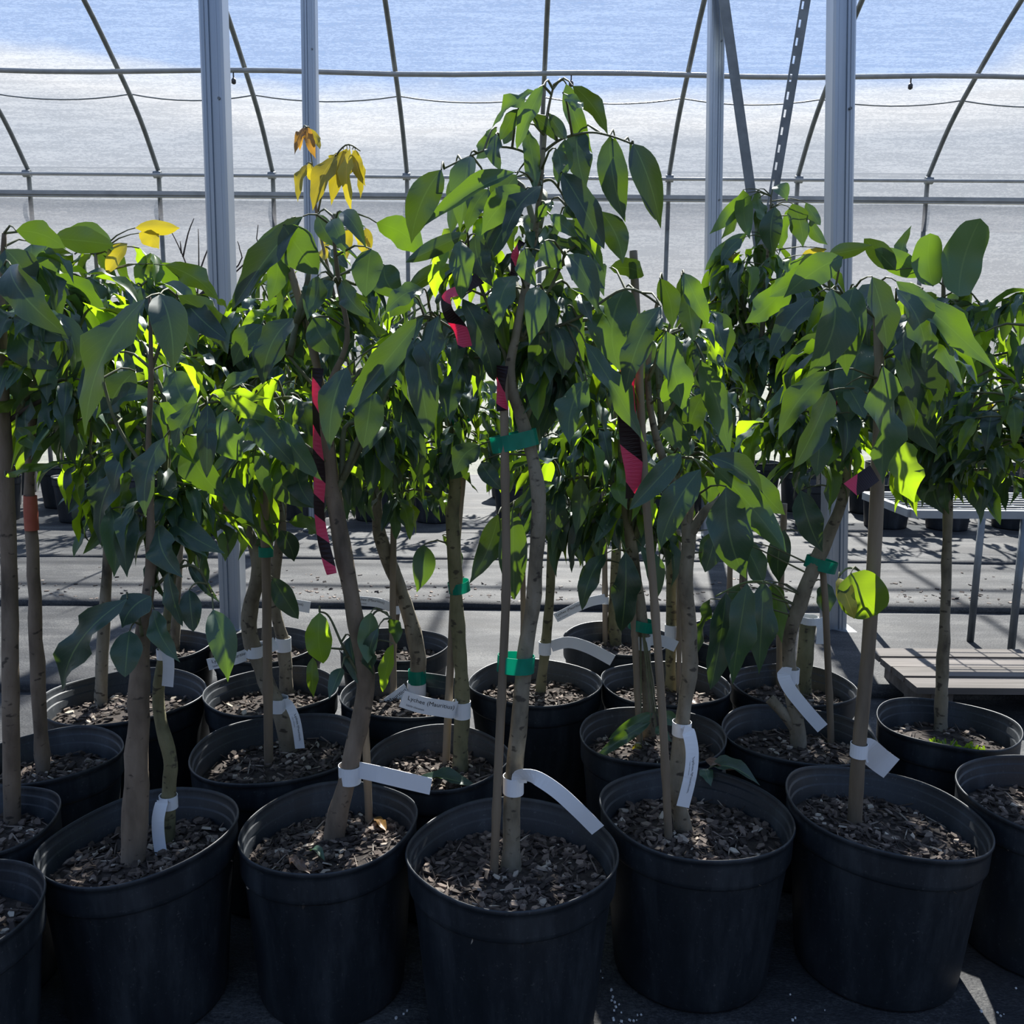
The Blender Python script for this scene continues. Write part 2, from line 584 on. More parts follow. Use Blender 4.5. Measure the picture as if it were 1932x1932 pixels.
def cloth_strip(y0, y1, seed, lift):
    mb = MB()
    n, k = 120, 8
    for j in range(k + 1):
        for i in range(n + 1):
            x = -9 + 18 * i / n
            e0 = y0 + .04 * noise.noise(Vector((x * .9, seed, 0)))
            e1 = y1 + .04 * noise.noise(Vector((x * .7, seed + 5, 0)))
            y = e0 + (e1 - e0) * j / k
            edge = max(0, 1 - min(j, k - j) / 1.0)
            mb.v.append(Vector((x, y, cloth_z(x, y, seed, lift, edge))))
    for j in range(k):
        for i in range(n):
            a = j * (n + 1) + i
            mb.face([a, a + 1, a + n + 2, a + n + 1])
    # the raised front edge of the strip
    b = len(mb.v)
    for i in range(n + 1):
        q = mb.v[i]
        mb.v.append(Vector((q.x, q.y + .004, -.006)))
    for i in range(n):
        mb.face([b + i, b + i + 1, i + 1, i])
    return mb.build('ground_cloth_strip', M['cloth'], floor)


cloth_strip(2.95, 3.92, 1.0, .016)
cloth_strip(4.02, 4.95, 2.0, .02)
cloth_strip(5.0, 5.75, 3.0, .014)
cloth_strip(-.2, .98, 4.0, .01)

og = MB()
for x in (-60, 60):
    for y in (9.3, 120):
        og.v.append(Vector((x, y, -.05)))
og.face([0, 2, 3, 1])
tag(og.build('outside_ground', M['earth']), 'pale bare ground beyond the plastic side wall', 'ground', kind='structure')

# ------------------------------------------------------------------ greenhouse shell
WALL_Y, HIP_Z = 8.92, 2.86
arch = [(8.92, 2.86), (8.55, 3.24), (8.11, 3.55), (7.56, 3.88), (6.8, 4.25), (5.7, 4.65), (4.4, 4.9), (3.2, 4.98),
        (2.0, 4.9), (.7, 4.65), (-.4, 4.25), (-1.2, 3.88), (-1.9, 3.4), (-2.5, 2.86)]
arch_s = smooth_path([Vector((0, y, z)) for y, z in arch], 4)


def sheet(name, prof, mat, x0=-11.0, x1=11.0, n=44, wob=.012):
    mb = MB()
    for (y, z) in prof:
        for i in range(n + 1):
            x = x0 + (x1 - x0) * i / n
            mb.v.append(Vector((x, y + wob * noise.noise(Vector((x * 1.3, y * 2, z * 3))), z)))
    for j in range(len(prof) - 1):
        for i in range(n):
            a = j * (n + 1) + i
            mb.face([a, a + 1, a + n + 2, a + n + 1])
    return mb.build(name, mat)


wall = tag(sheet('wall_back', [(WALL_Y + .06, z) for z in (0, .6, 1.2, 1.8, 2.3, 2.67, 2.9)], M['film']),
           'translucent plastic film side wall of the greenhouse', 'wall', kind='structure')
ceil = tag(sheet('ceiling', [(p.y + .05 if p.y > 3 else p.y - .05, p.z + .05) for p in arch_s], M['film']),
           'curved translucent plastic film roof of the greenhouse', 'ceiling', kind='structure')
fw = tag(sheet('wall_front', [(-2.56, z) for z in (0, 1.0, 2.0, 2.9)], M['film']),
         'translucent plastic film side wall behind the camera', 'wall', kind='structure')

# hem cord that sags between the hoops
ribs_px = [300 - 245, 300, 515, 768, 1020, 1262, 1505, 1750, 1995]
rib_x = [at(px, 340, WALL_Y).x for px in ribs_px]
rib_x = [rib_x[0] - 1.25] + rib_x + [rib_x[-1] + 1.25]
cy = MB()
pts = []
for i in range(len(rib_x) - 1):
    for s in range(8):
        t = s / 8
        pts.append(Vector((rib_x[i] + (rib_x[i + 1] - rib_x[i]) * t, 8.37, 3.40 - .05 * 4 * t * (1 - t))))
cy.tube(pts, .006, 5)
cy.build('hem_cord', M['dull_steel'], ceil)

# hoops
hoop = MB()
hp = [Vector((0, WALL_Y, z)) for z in (0, .9, 1.8, 2.5)] + arch_s[0:] + [Vector((0, -2.5, z)) for z in (2.0, 1.0, 0)]
hoop.tube(hp, .021, 10)
hoop_me = hoop.mesh('hoop_tube', M['dull_steel'])
cl = MB()
cl.tube([Vector((-.035, WALL_Y - .03, 2.83)), Vector((.035, WALL_Y - .03, 2.83))], .034, 8)
clamp_me = cl.mesh('clamp', M['dull_steel'])
for x in rib_x:
    e = empty('greenhouse_hoop', (x, 0, 0))
    tag(e, 'curved galvanised tube hoop rising along the plastic side wall', 'hoop', 'hoops of the greenhouse frame')
    for nm, me in (('tube', hoop_me), ('clamp', clamp_me)):
        ob = bpy.data.objects.new(nm, me)
        ob.parent = e
        COL.objects.link(ob)


def rail(name, y, z, r, mat, label, cat, **kw):
    mb = MB()
    mb.tube([Vector((-10.5, y, z)), Vector((0, y, z - .01)), Vector((10.5, y, z))], r, 8)
    return tag(mb.build(name, mat), label, cat, **kw)


rail('hip_purlin', WALL_Y - .055, 2.83, .016, M['pvc'], 'thin grey purlin pipe clamped across the hoops above the flat rail', 'pipe')
mb = MB()
mb.box((0, WALL_Y - .06, 2.645), (21, .05, .055))
mb.box((0, WALL_Y - .09, 2.645), (21, .015, .02))
tag(mb.build('film_rail', M['pvc']), 'flat aluminium rail holding the film edge on the side wall', 'rail')

pipe_z = 3.50
mp = empty('misting_pipe', (0, 8.06, pipe_z))
tag(mp, 'grey overhead irrigation pipe with small hanging nozzles', 'pipe')
mb = MB()
mb.tube([Vector((x, 8.06, pipe_z + .012 * math.sin(x * 2.1))) for x in [-10.5 + .5 * i for i in range(43)]], .021, 8)
mb.build('pipe', M['pvc'], mp)
for px in (440, 1078, -200, 1720):
    p = at(px, 132, 8.06)
    x = p.x
    mb = MB()
    mb.tube([Vector((x, 8.06, pipe_z)), Vector((x, 8.06, pipe_z - .05))], .006, 6)
    mb.tube([Vector((x, 8.06, pipe_z - .05)), Vector((x, 8.06, pipe_z - .065)), Vector((x, 8.06, pipe_z - .09)), Vector((x, 8.06, pipe_z - .10))],
            [.009, .02, .02, .008], 8)
    mb.build('nozzle', M['dark_plastic'], mp)

# rolled curtain hanging under the rail
mb = MB()
cp = []
for i in range(13):
    a = i / 12
    cp.append((WALL_Y - .04 - .05 * math.sin(a * math.pi), 2.60 - .24 * a))
for y, z in cp:
    for i in range(81):
        x = -10.5 + 21 * i / 80
        mb.v.append(Vector((x, y + .02 * noise.noise(Vector((x, z * 6, 0))), z + .02 * noise.noise(Vector((x * .7, 9, 0))))))
for j in range(12):
    for i in range(80):
        a = j * 81 + i
        mb.face([a, a + 1, a + 82, a + 81])
tag(mb.build('side_curtain', M['curtain']), 'greyish rolled plastic curtain hanging below the flat rail', 'curtain')


# steel posts
def c_post(name, px_top, px_bot, w, label, Y=None):
    base = at_z(px_bot[0], px_bot[1], 0) if Y is None else None
    yy = base.y if base else Y
    top = at(px_top[0], px_top[1], yy)
    if base is None:
        b2 = at(px_bot[0], px_bot[1], yy)
        d = (b2 - top)
        base = top + d * (top.z / -d.z)
    d = (top - base).normalized()
    tip = base + d * (4.9 / d.z)
    e = empty(name, base)
    tag(e, label, 'post')
    mb = MB()
    # lipped channel profile, extruded
    h = w / 2
    g_ = .014
    prof = [(-h, -h + .008), (-h + .008, -h), (-h * .55, -h), (-h * .48, -h + .005), (-h * .2, -h + .005), (-h * .14, -h + g_), (h * .22, -h + g_), (h * .28, -h + .005), (h * .5, -h + .005), (h * .56, -h), (h - .008, -h), (h, -h + .008), (h, h), (-h, h)]
    for q in (base, tip):
        for (a, b) in prof:
            mb.v.append(q + Vector((a, b, 0)))
    n = len(prof)
    for k in range(n):
        k2 = (k + 1) % n
        mb.face([k, k2, n + k2, n + k], None, False)
    mb.face(list(range(n))[::-1], None, False)
    mb.face(list(range(n, 2 * n)), None, False)
    mb.build('channel', M['steel'], e)
    mb = MB()
    mb.box(base + Vector((0, 0, .006)), (w * 1.7, w * 1.7, .012))
    mb.build('base_plate', M['dull_steel'], e)
    mb = MB()
    for zz in (1.2, 2.1, 3.0):
        c = base + d * (zz / d.z)
        mb.tube([c + Vector((h * .55, -h - .004, 0)), c + Vector((h * .55, -h + .002, 0))], .006, 6)
    mb.build('bolt', M['dull_steel'], e)
    return e


c_post('steel_post', (402, 0), (441, 1188), .088, 'thick galvanised steel post standing in the aisle by the bare twigs')
c_post('steel_post', (1588, 0), (1572, 1188), .088, 'thick galvanised steel post beside the tree with the broad spotted leaves')
c_post('steel_post', (583, 0), (590, 500), .088, 'slimmer looking steel post behind the tree with yellow young shoots', Y=5.95)
c_post('steel_post', (1352, 0), (1345, 500), .088, 'slimmer looking steel post with two angled braces beside it', Y=5.75)


def angle_brace(p_top, p_bot, Y, label, holes):
    a, b = at(*p_top, Y), at(*p_bot, Y)
    d = (a - b).normalized()
    a = a + d * 1.1
    s = Vector((d.z, 0, -d.x)).normalized()
    e = empty('angle_brace', b)
    tag(e, label, 'brace')
    mb = MB()
    rot = Matrix((s, Vector((0, 1, 0)), d)).transposed()
    L = (a - b).length
    c = (a + b) / 2
    if holes:
        off, per = -.012, .10
        mb.box(c + s * (-.029 + off - .0065) * .5, (.029 + off - .0065, .006, L), rot)
        mb.box(c + s * (off + .0065 + .029) * .5, (.029 - off - .0065, .006, L), rot)
        n_h = int(L / per)
        for i in range(n_h + 1):
            mb.box(b + d * min(L - .0275, per * i + .0275) + s * off, (.013, .006, .055), rot)
    else:
        mb.box(c, (.058, .006, L), rot)
    mb.box(c + s * .026 + Vector((0, .025, 0)), (.006, .05, L), rot)
    mb.build('angle_bar', M['dull_steel'], e)
    return e


BY = 5.6
angle_brace((1366, 0), (1436, 500), BY, 'plain steel angle brace slanting down from the slim post', False)
angle_brace((1520, 0), (1437, 500), BY + .07, 'slotted steel angle brace slanting the other way above the bright foliage', True)
q = at(1437, 500, BY + .03)
e = empty('brace_stand', (q.x, q.y, 0))
tag(e, 'short steel stand that carries the two slanting braces', 'stand')
mb = MB(); mb.box((q.x, q.y + .06, q.z / 2), (.05, .05, q.z)); mb.build('upright', M['dull_steel'], e)
mb = MB(); mb.box((q.x, q.y + .06, .006), (.14, .14, .012)); mb.build('base_plate', M['dull_steel'], e)


# ------------------------------------------------------------------ leaves
def leaf_mesh(name, mat, arch_, side, wave, fold, shape=0, segs=10, ph=0.0, curl=0.0):
    mb = MB()
    xs = (-1, -.5, 0, .5, 1)
    for i in range(segs + 1):
        t = i / segs
        if shape == 0:      # lance shaped with a drawn-out tip
            w = (math.sin(math.pi * t ** .76) ** .95) if 0 < t < 1 else 0
            w = max(w, .0)
            if t > .8:
                w *= 1 - .45 * (t - .8) / .2
        elif shape == 1:    # fuller ellipse
            w = math.sin(math.pi * t ** .85) ** .75 if 0 < t < 1 else 0
        else:               # broad round
            w = math.sqrt(max(0, 1 - (2 * t - 1) ** 2)) ** .8
        for x in xs:
            hw = .5 * w * x
            z = arch_ * 4 * t * (1 - t) * (1.15 - .3 * t)
            z += fold * abs(hw) * .5 + wave * math.sin(t * 13 + ph + (1.2 if x > 0 else 0)) * (hw * hw) * 4 * .5
            z -= curl * t ** 3 * .0
            mb.v.append(Vector((hw + 0, t, z)))
            # sideways sickle bend, given in lengths: stored by x offset later
    n = len(xs)
    for i in range(segs):
        for k in range(n - 1):
            a = i * n + k
            mb.face([a, a + 1, a + n + 1, a + n],
                    [((xs[k] + 1) / 2, i / segs), ((xs[k + 1] + 1) / 2, i / segs), ((xs[k + 1] + 1) / 2, (i + 1) / segs), ((xs[k] + 1) / 2, (i + 1) / segs)])
    if side:
        for i, v in enumerate(mb.v):
            t = v.y
            v.x += side * 4 * t * (1 - t)
    return mb.mesh(name, mat)


LEAF = {}
for key in ('leaf', 'leaf_light', 'leaf_yellow', 'leaf_orange', 'leaf_brown'):
    LEAF[key] = []
    for i in range(10 if key == 'leaf' else 6):
        LEAF[key].append(leaf_mesh('leaf', M[key], (.05, .09, .13, .17, .21, .07, .11, .15, .19, .24)[i],
                                   (0, .15, -.15, .08, -.08, .2, -.2, 0, .12, -.12)[i],
                                   (.10, .16, .05, .2, .12, .24, .08, .14, .18, .05)[i],
                                   (.25, .1, .35, .15, .45, .2, .3, .4, .1, .3)[i], 0 if i % 3 else 1, ph=i * 1.3))
ROUND = {k: leaf_mesh('leaf', M[k], .08, .05, .06, .12, 2, segs=16) for k in ('leaf', 'leaf_light', 'leaf_yellow')}
n_leaf = 0


def put_leaf(parent, org, B, T, nrm, W, key='leaf', mesh=None, roll=0.0):
    global n_leaf
    ax = T - B
    L = ax.length
    if L < 1e-5:
        return
    y = ax / L
    n = nrm - y * nrm.dot(y)
    if n.length < 1e-4:
        n = y.orthogonal()
    n.normalize()
    x = y.cross(n).normalized()
    if roll:
        q = Matrix.Rotation(roll, 3, y)
        n, x = q @ n, q @ x
    m = Matrix((x * W, y * L, n * L)).transposed().to_4x4()
    m.translation = B - org
    me = mesh or R.choice(LEAF[key])
    ob = bpy.data.objects.new('leaf', me)
    ob.parent = parent
    ob.matrix_basis = m
    COL.objects.link(ob)
    n_leaf += 1
    return ob


# ------------------------------------------------------------------ lettering
def text_mesh(body, size):
    cu = bpy.data.curves.new('t', 'FONT')
    cu.body = body
    cu.size = size
    cu.resolution_u = 2
    ob = bpy.data.objects.new('t', cu)
    COL.objects.link(ob)
    dg = bpy.context.evaluated_depsgraph_get()
    me = ob.evaluated_get(dg).to_mesh()
    v = [x.co.copy() for x in me.vertices]
    f = [list(p.vertices) for p in me.polygons]
    ob.evaluated_get(dg).to_mesh_clear()
    bpy.data.objects.remove(ob)
    bpy.data.curves.remove(cu)
    return v, f


TXT = text_mesh('Lychee (Mauritius)', 1.0)
TXT2 = text_mesh('Litchi chinensis', .48)


def letter_on(pts, acr, w, parent, start, flip=False, scale=.40):
    """maps the words onto a strip: pts centre line, acr across vector (up of the letters)"""
    cum = [0]
    for i in range(1, len(pts)):
        cum.append(cum[-1] + (pts[i] - pts[i - 1]).length)
    tot = cum[-1]
    mb = MB()
    for (vv, ff), off in ((TXT, .06), (TXT2, -.30)):
        b = len(mb.v)
        s = w * scale
        for q in vv:
            d = start + q.x * s
            h = (q.y * s) + off * w
            if flip:
                d = tot - d
                h = -h
            dd = min(max(d, 0), tot)
            i = 0
            while i < len(pts) - 2 and cum[i + 1] < dd:
                i += 1
            t = (dd - cum[i]) / max(1e-6, cum[i + 1] - cum[i])
            p = pts[i].lerp(pts[i + 1], t)
            tan = (pts[i + 1] - pts[i]).normalized()
            nn = tan.cross(acr).normalized()
            if nn.dot(CAM - p) < 0:
                nn = -nn
            mb.v.append(p + acr * h + nn * .0012)
        for f in ff:
            mb.face([b + i for i in f], None, False)
    return mb.build('lettering', M['ink'], parent)


# ------------------------------------------------------------------ pots, soil, mulch
POT_H = .31
CHIP = []
for k in range(6):
    CHIP.append([(R.uniform(.7, 1.3), R.uniform(.6, 1.2)) for _ in range(6)])


def pot(tree, c, D, H=POT_H, tilt=(0, 0), seed=0.0, detail=True):
    r = D / 2
    n = 64 if detail else 36

    def fn(p):
        a = math.atan2(p.y, p.x)
        k = 1 + .014 * math.sin(2 * a + seed) * (p.z / H) + .007 * math.sin(5 * a + seed * 3) * (p.z / H) ** 3
        z = p.z + (p.z / H) * (tilt[0] * p.x + tilt[1] * p.y) + .0035 * (p.z / H) ** 6 * math.sin(3 * a + seed * 2)
        return Vector((c.x + p.x * k, c.y + p.y * k, max(z, 0)))

    o = r
    e = .0006
    prof = [(0, .0), (o * .80, 0), (o * .815, .006), (o * .83, H * .10), (o * .905, H * .60), (o * .945, H - .062), (o * .946, H - .060),
            (o * .946 + .004, H - .058), (o * .946 + .0055, H - .055), (o * .957 + .0042, H - .049), (o * .957 + .0042, H - .049 + e),
            (o * .985, H - .016), (o * .985, H - .009), (o * .985 + e, H - .0085), (o * .995, H - .0075), (o * 1.003, H - .004), (o * 1.003, H - .001), (o * .996, H + .002), (o * .986, H + .001),
            (o * .974, H - .004), (o * .968, H - .014), (o * .968 - e, H - .0145), (o * .952, H - .0165), (o * .952 - e, H - .017), (o * .948, H - .032), (o * .948 - e, H - .0325),
            (o * .933, H - .0345), (o * .933 - e, H - .035), (o * .928, H - .052), (o * .918, H - .054), (o * .905, H - .12)]
    mb = MB().lathe(prof, n, fn)
    ob = mb.build('pot', M['pot'], tree)

    def zf(x, y):
        return (H - .066) + tilt[0] * x + tilt[1] * y + .007 * noise.noise(Vector((x * 14, y * 14, seed))) + .010 * (1 - (x * x + y * y) / (r * r)) + .003

    sb = MB()
    rings = 12 if detail else 6
    sb.v.append(Vector((c.x, c.y, zf(0, 0))))
    for i in range(1, rings + 1):
        rr = r * .945 * i / rings
        for k in range(n):
            a = 2 * math.pi * k / n
            kk = 1 + .014 * math.sin(2 * a + seed)
            x, y = rr * kk * math.cos(a), rr * kk * math.sin(a)
            sb.v.append(Vector((c.x + x, c.y + y, zf(x, y))))
    for k in range(n):
        sb.face([0, 1 + k, 1 + (k + 1) % n])
    for i in range(rings - 1):
        for k in range(n):
            k2 = (k + 1) % n
            b = 1 + i * n
            sb.face([b + k, b + n + k, b + n + k2, b + k2])
    soil = sb.build('soil', M['soil'], ob)
    return ob, zf


def mulch(tree, c, D, zf, n, size, seed):
    rr = random.Random(seed)
    mb = MB()
    r = D / 2 * .90
    for i in range(n):
        a, q = rr.uniform(0, 6.283), math.sqrt(rr.random()) * r
        x, y = q * math.cos(a), q * math.sin(a)
        kind = rr.random()
        if kind < .72:
            L, W, Tn = rr.uniform(.6, 1.7) * size, rr.uniform(.4, .9) * size, rr.uniform(.10, .28) * size
        else:
            L, W, Tn = rr.uniform(1.5, 3.2) * size, rr.uniform(.10, .2) * size, rr.uniform(.08, .14) * size
        rot = (Matrix.Rotation(rr.uniform(0, 6.283), 3, 'Z') @ Matrix.Rotation(rr.gauss(0, .35), 3, 'X') @ Matrix.Rotation(rr.gauss(0, .3), 3, 'Y'))
        ctr = Vector((c.x + x, c.y + y, zf(x, y) + rr.uniform(-.001, .006)))
        b = len(mb.v)
        ring = []
        for k in range(5):
            aa = 6.283 * k / 5 + rr.uniform(-.35, .35)
            ring.append(Vector((math.cos(aa) * L * .5 * rr.uniform(.7, 1.1), math.sin(aa) * W * .5 * rr.uniform(.7, 1.1), 0)))
        for zz in (0, Tn):
            for v in ring:
                mb.v.append(ctr + rot @ Vector((v.x * (1 if zz == 0 else .86), v.y * (1 if zz == 0 else .86), zz)))
        mb.face([b + 5 + k for k in range(5)], None, False)
        for k in range(5):
            k2 = (k + 1) % 5
            mb.face([b + k, b + k2, b + 5 + k2, b + 5 + k], None, False)
    ob = mb.build('bark_mulch', M['mulch'], tree)
    tag(ob, kind='stuff')
    return ob


# ------------------------------------------------------------------ trees
VIEW = Vector((0, -1, 0))
UP = Vector((0, 0, 1))
KEYS = {'l': 'leaf_light', 'y': 'leaf_yellow', 'o': 'leaf_orange', 'n': 'leaf_brown'}


class Tree:
    def __init__(self, rim, label, tilt=(0, 0), detail=True, name='potted_tree', group=None, seed=None, chips=0, D=None, world=None):
        if world is None:
            c = at_z(rim[0], rim[1], POT_H)
            self.D = rim[2] * mpp(c) if D is None else D
        else:
            c = Vector((world[0], world[1], POT_H))
            self.D = D
        self.c = c
        self.tilt, self.detail, self.chips = tilt, detail, chips
        self.seed = seed if seed is not None else R.uniform(0, 50)
        self.root = empty(name, (c.x, c.y, 0))
        tag(self.root, label, 'potted tree', group)
        self.org = Vector((c.x, c.y, 0))
        self.stems = []         # (points, radii) of every trunk and stake
        self.skel = []          # points of the woody skeleton
        self.twigs = MB()
        self.trunk = None
        self.Y = c.y
        TREES.append(self)

    def make_pot(self):
        self.pot, self.zf = pot(self.root, self.c, self.D, POT_H, self.tilt, self.seed, self.detail)
        if self.chips:
            mulch(self.root, self.c, self.D, self.zf, self.chips, .0185 if self.detail else .02, int(self.seed * 100))

    def soil_z(self, p):
        return self.zf(p.x - self.c.x, p.y - self.c.y)

    def base_Y(self, px, py):
        p = at_z(px, py, POT_H - .058)
        dx = p.x - self.c.x
        lim = math.sqrt(max(.0004, (self.D * .38) ** 2 - dx * dx)) if abs(dx) < self.D * .38 else .02
        return self.c.y + max(-lim, min(lim, p.y - self.c.y))

    def stem(self, path, name='trunk', mat='bark', Y=None, parent=None, bump=.3, ground=True, n=12, dys=None, skel=True):
        """path: (px, py, width px)"""
        yy = Y if Y is not None else self.base_Y(path[0][0], path[0][1])
        pts, rad = [], []
        for i, q in enumerate(path):
            dy = dys[i] if dys else (0 if i == 0 else .012 * math.sin(i * 2.1 + self.seed))
            p = at(q[0], q[1], yy + dy)
            pts.append(p)
            rad.append(max(.0015, q[2] * mpp(p) / 2))
        if ground:
            b = pts[0].copy()
            b.z = self.soil_z(b) - .03
            pts[0] = Vector((pts[0].x, pts[0].y, min(pts[0].z, self.soil_z(pts[0]) + .01)))
            pts.insert(0, b)
            rad.insert(0, rad[0] * 1.15)
        sub = 5
        sp = smooth_path(pts, sub)
        sr = lerp_list(rad, sub)
        mb = MB().tube(sp, sr, n, True, bump, self.seed)
        ob = mb.build(name, M[mat], parent or self.root)
        if name == 'trunk':
            self.stems.append((sp, sr))
        if skel:
            self.skel += [p for p in sp if p.z > .55]
        if self.trunk is None and name == 'trunk':
            self.trunk = ob
            self.Y = yy
            self.path, self.rads = sp, sr
        return sp

    def branch(self, path, mat='twig', dys=None):
        return self.stem(path, 'branch', mat, Y=self.Y, parent=self.trunk, bump=.08, ground=False, n=7, dys=dys)

    def stake(self, path, w=15, Y=None, dy=0.0):
        yy = (Y if Y is not None else self.base_Y(*path[0])) + dy
        pts = [at(x, y, yy) for x, y in path]
        b = pts[0].copy(); b.z = self.soil_z(b) - .05
        pts.insert(0, b)
        sp = smooth_path(pts, 8)
        r = w * mpp(pts[1]) / 2
        rad = []
        acc = 0
        for i, p in enumerate(sp):
            if i: acc += (p - sp[i - 1]).length
            rad.append(r * (1.0 + (.16 if (i % 9 == 4) else 0)) * (1 - .12 * i / len(sp)))
        self.stems.append((sp, rad))
        MB().tube(sp, rad, 9).build('stake', M['stake'], self.root)
        return yy

    def on_stem(self, x, y):
        """points (centre, radius) of the stems at the height seen at pixel (x, y), nearest first"""
        out = []
        for sp, sr in self.stems:
            q = at(x, y, sp[len(sp) // 2].y)
            i = min(range(len(sp)), key=lambda k: abs(sp[k].z - q.z))
            if abs(sp[i].z - q.z) < .06:
                out.append((abs(sp[i].x - q.x), Vector((sp[i].x, sp[i].y, q.z)), sr[i]))
        out.sort(key=lambda e: e[0])
        return out

    def tie(self, x, y, w, h, slope=0.0, Y=None, tail=None):
        yy = self.Y if Y is None else Y
        c = at(x, y, yy)
        k = mpp(c)
        near = [e for e in self.on_stem(x, y) if e[0] < w * k * .62 + .006]
        dep = max(.018, w * k * .28)
        if near:
            lo = min(e[1].y - e[2] for e in near) - .002
            hi = max(e[1].y + e[2] for e in near) + .002
            xl = min([c.x - w * k / 2] + [e[1].x - e[2] - .002 for e in near])
            xh = max([c.x + w * k / 2] + [e[1].x + e[2] + .002 for e in near])
            c = Vector(((xl + xh) / 2, (lo + hi) / 2, c.z))
            dep, w = (hi - lo) / 2, (xh - xl) / k
        pts = []
        for i in range(25):
            a = 2 * math.pi * i / 24
            pts.append(c + Vector((math.cos(a) * w * k / 2, math.sin(a) * dep, -slope * math.cos(a) * w * k / 2)))
        mb = MB().strip(pts, (UP + Vector((slope, 0, 0))).normalized(), h * k, .0012)
        if tail:
            t = [at(x + tail[0] * s, y + tail[1] * s, yy - .022 - .012 * s) for s in (0, .35, .7, 1)]
            mb.strip(t, UP, h * k * .9, .0012)
        return mb.build('tie_tape', M['tape'], self.root)

    def label(self, x, y, rpx, h, path, w, text=None, flip=False, Y=None, scale=.40):
        """plastic loop label: band round the stem at (x, y), strip along path [(px, py, dy)]"""
        yy = self.Y if Y is None else Y
        c = at(x, y, yy)
        k = mpp(c)
        near = self.on_stem(x, y)
        if near and near[0][0] < .05:
            c, rpx = near[0][1], (near[0][2] * 1.10 + .0012) / k
            yy = c.y
        mb = MB()
        ring = []
        for i in range(21):
            a = 2 * math.pi * i / 20
            ring.append(c + Vector((math.cos(a) * rpx * k, math.sin(a) * rpx * k, -.03 * math.cos(a) * rpx * k)))
        mb.strip(ring, UP, h * k, .0010)
        lp = la = None
        if path:
            P0 = [at(q[0], q[1], yy + (q[2] if len(q) > 2 else -.02)) for q in path]
            out_ = P0[1] - c
            out_.z = 0
            out_.normalize()
            st = c + out_ * rpx * k
            st.z = c.z + max(-h * k * .3, min(h * k * .3, P0[0].z - c.z))
            P = smooth_path([st] + [p for i, p in enumerate(P0) if i or (p - c).dot(out_) > rpx * k + .004], 5)
            acr = []
            for i in range(len(P)):
                t = P[min(i + 1, len(P) - 1)] - P[max(i - 1, 0)]
                a = Vector((-t.z, 0, t.x))
                if a.length < 1e-6:
                    a = UP.copy()
                a.normalize()
                if a.z < -.15 or (abs(a.z) <= .15 and a.x < 0):
                    a = -a
                acr.append(a)
            mb.strip(P, acr, w * k, .0010)
            lp, la = P, acr
        ob = mb.build('plant_label', M['paper'], self.root)
        if text is not None:
            av = Vector((0, 0, 0))
            for a in la: av += a
            if lp[-1].x < lp[0].x and abs(lp[-1].x - lp[0].x) > .02:
                lp = lp[::-1]
            letter_on(lp, av.normalized(), w * k, ob, text, flip, scale)
        return ob

    def ribbon(self, path, w, twist=2.0, Y=None, name='flagging_ribbon', ph=0.0):
        yy = self.Y if Y is None else Y
        P = smooth_path([at(q[0], q[1], yy + (q[2] if len(q) > 2 else -.03)) for q in path], 8)
        m = len(P)
        k = mpp(P[0])
        acr = []
        for i in range(m):
            t = (P[min(i + 1, m - 1)] - P[max(i - 1, 0)]).normalized()
            side = t.cross(VIEW).normalized()
            a = math.sin(ph + twist * i / m * 3.1) * .8
            acr.append((side * math.cos(a) + t.cross(side) * math.sin(a)).normalized())
        mb = MB().strip(P, acr, w * k, .0008)
        L = sum((P[i + 1] - P[i]).length for i in range(m - 1)) / (w * k)
        mb.uv = [[(u, v * L) for u, v in f] for f in mb.uv]
        return mb.build(name, M['ribbon'], self.root)

    def near(self, p):
        best, bd = None, 1e9
        for s in self.skel:
            d = (s - p).length + max(0, s.z - p.z) * .25
            if d < bd:
                best, bd = s, d
        return best

    def twig(self, B, r0=.0022, r1=.0012, lift=.01):
        s = self.near(B)
        if s is None:
            return
        m = s.lerp(B, .55) + Vector((0, 0, min(lift, .25 * (B - s).length)))
        self.twigs.tube([s, s.lerp(m, .55) + (m - s) * .02, m, m.lerp(B, .6) + Vector((0, 0, lift * .2)), B], [r0, r0 * .9, (r0 + r1) / 2, r1, r1], 5, False)

    def hero(self, rows, dY=0.0, spread=.11):
        for q in rows:
            bx, by, tx, ty, w = q[:5]
            fl = q[5] if len(q) > 5 else ''
            off = (q[6] if len(q) > 6 else R.uniform(-spread, spread * .5)) + dY
            yb = self.Y + off
            B = at(bx, by, yb)
            T = at(tx, ty, yb + R.uniform(-.05, .02))
            k = mpp(B)
            key = 'leaf'
            for ch in fl:
                if ch in KEYS and not (ch == 'l' and 'b' in fl): key = KEYS[ch]
            if 'b' in fl:
                nrm = Vector((R.uniform(-.4, .4) if 'r' not in fl else 0, .9, .35))
            else:
                nrm = Vector((R.uniform(-.45, .45), -1, R.uniform(.2, .7)))
            me = LEAF[key][R.choice((0, 1, 2, 3, 5))]
            if 'r' in fl: me = ROUND[key]
            put_leaf(self.root, self.org, B, T, nrm, w * k * .98, key, me)
            self.twig(B)

    def crown(self, cx, cy, rx, ry, n, lenpx, dY=0.0, mix=.12, depth=None, per=4, yellow=0.0):
        C = at(cx, cy, self.Y + dY)
        k = mpp(C)
        self.crown_w(C, rx * k, depth or max(.13, rx * k * .75), ry * k, n, lenpx * k, mix, per, yellow)

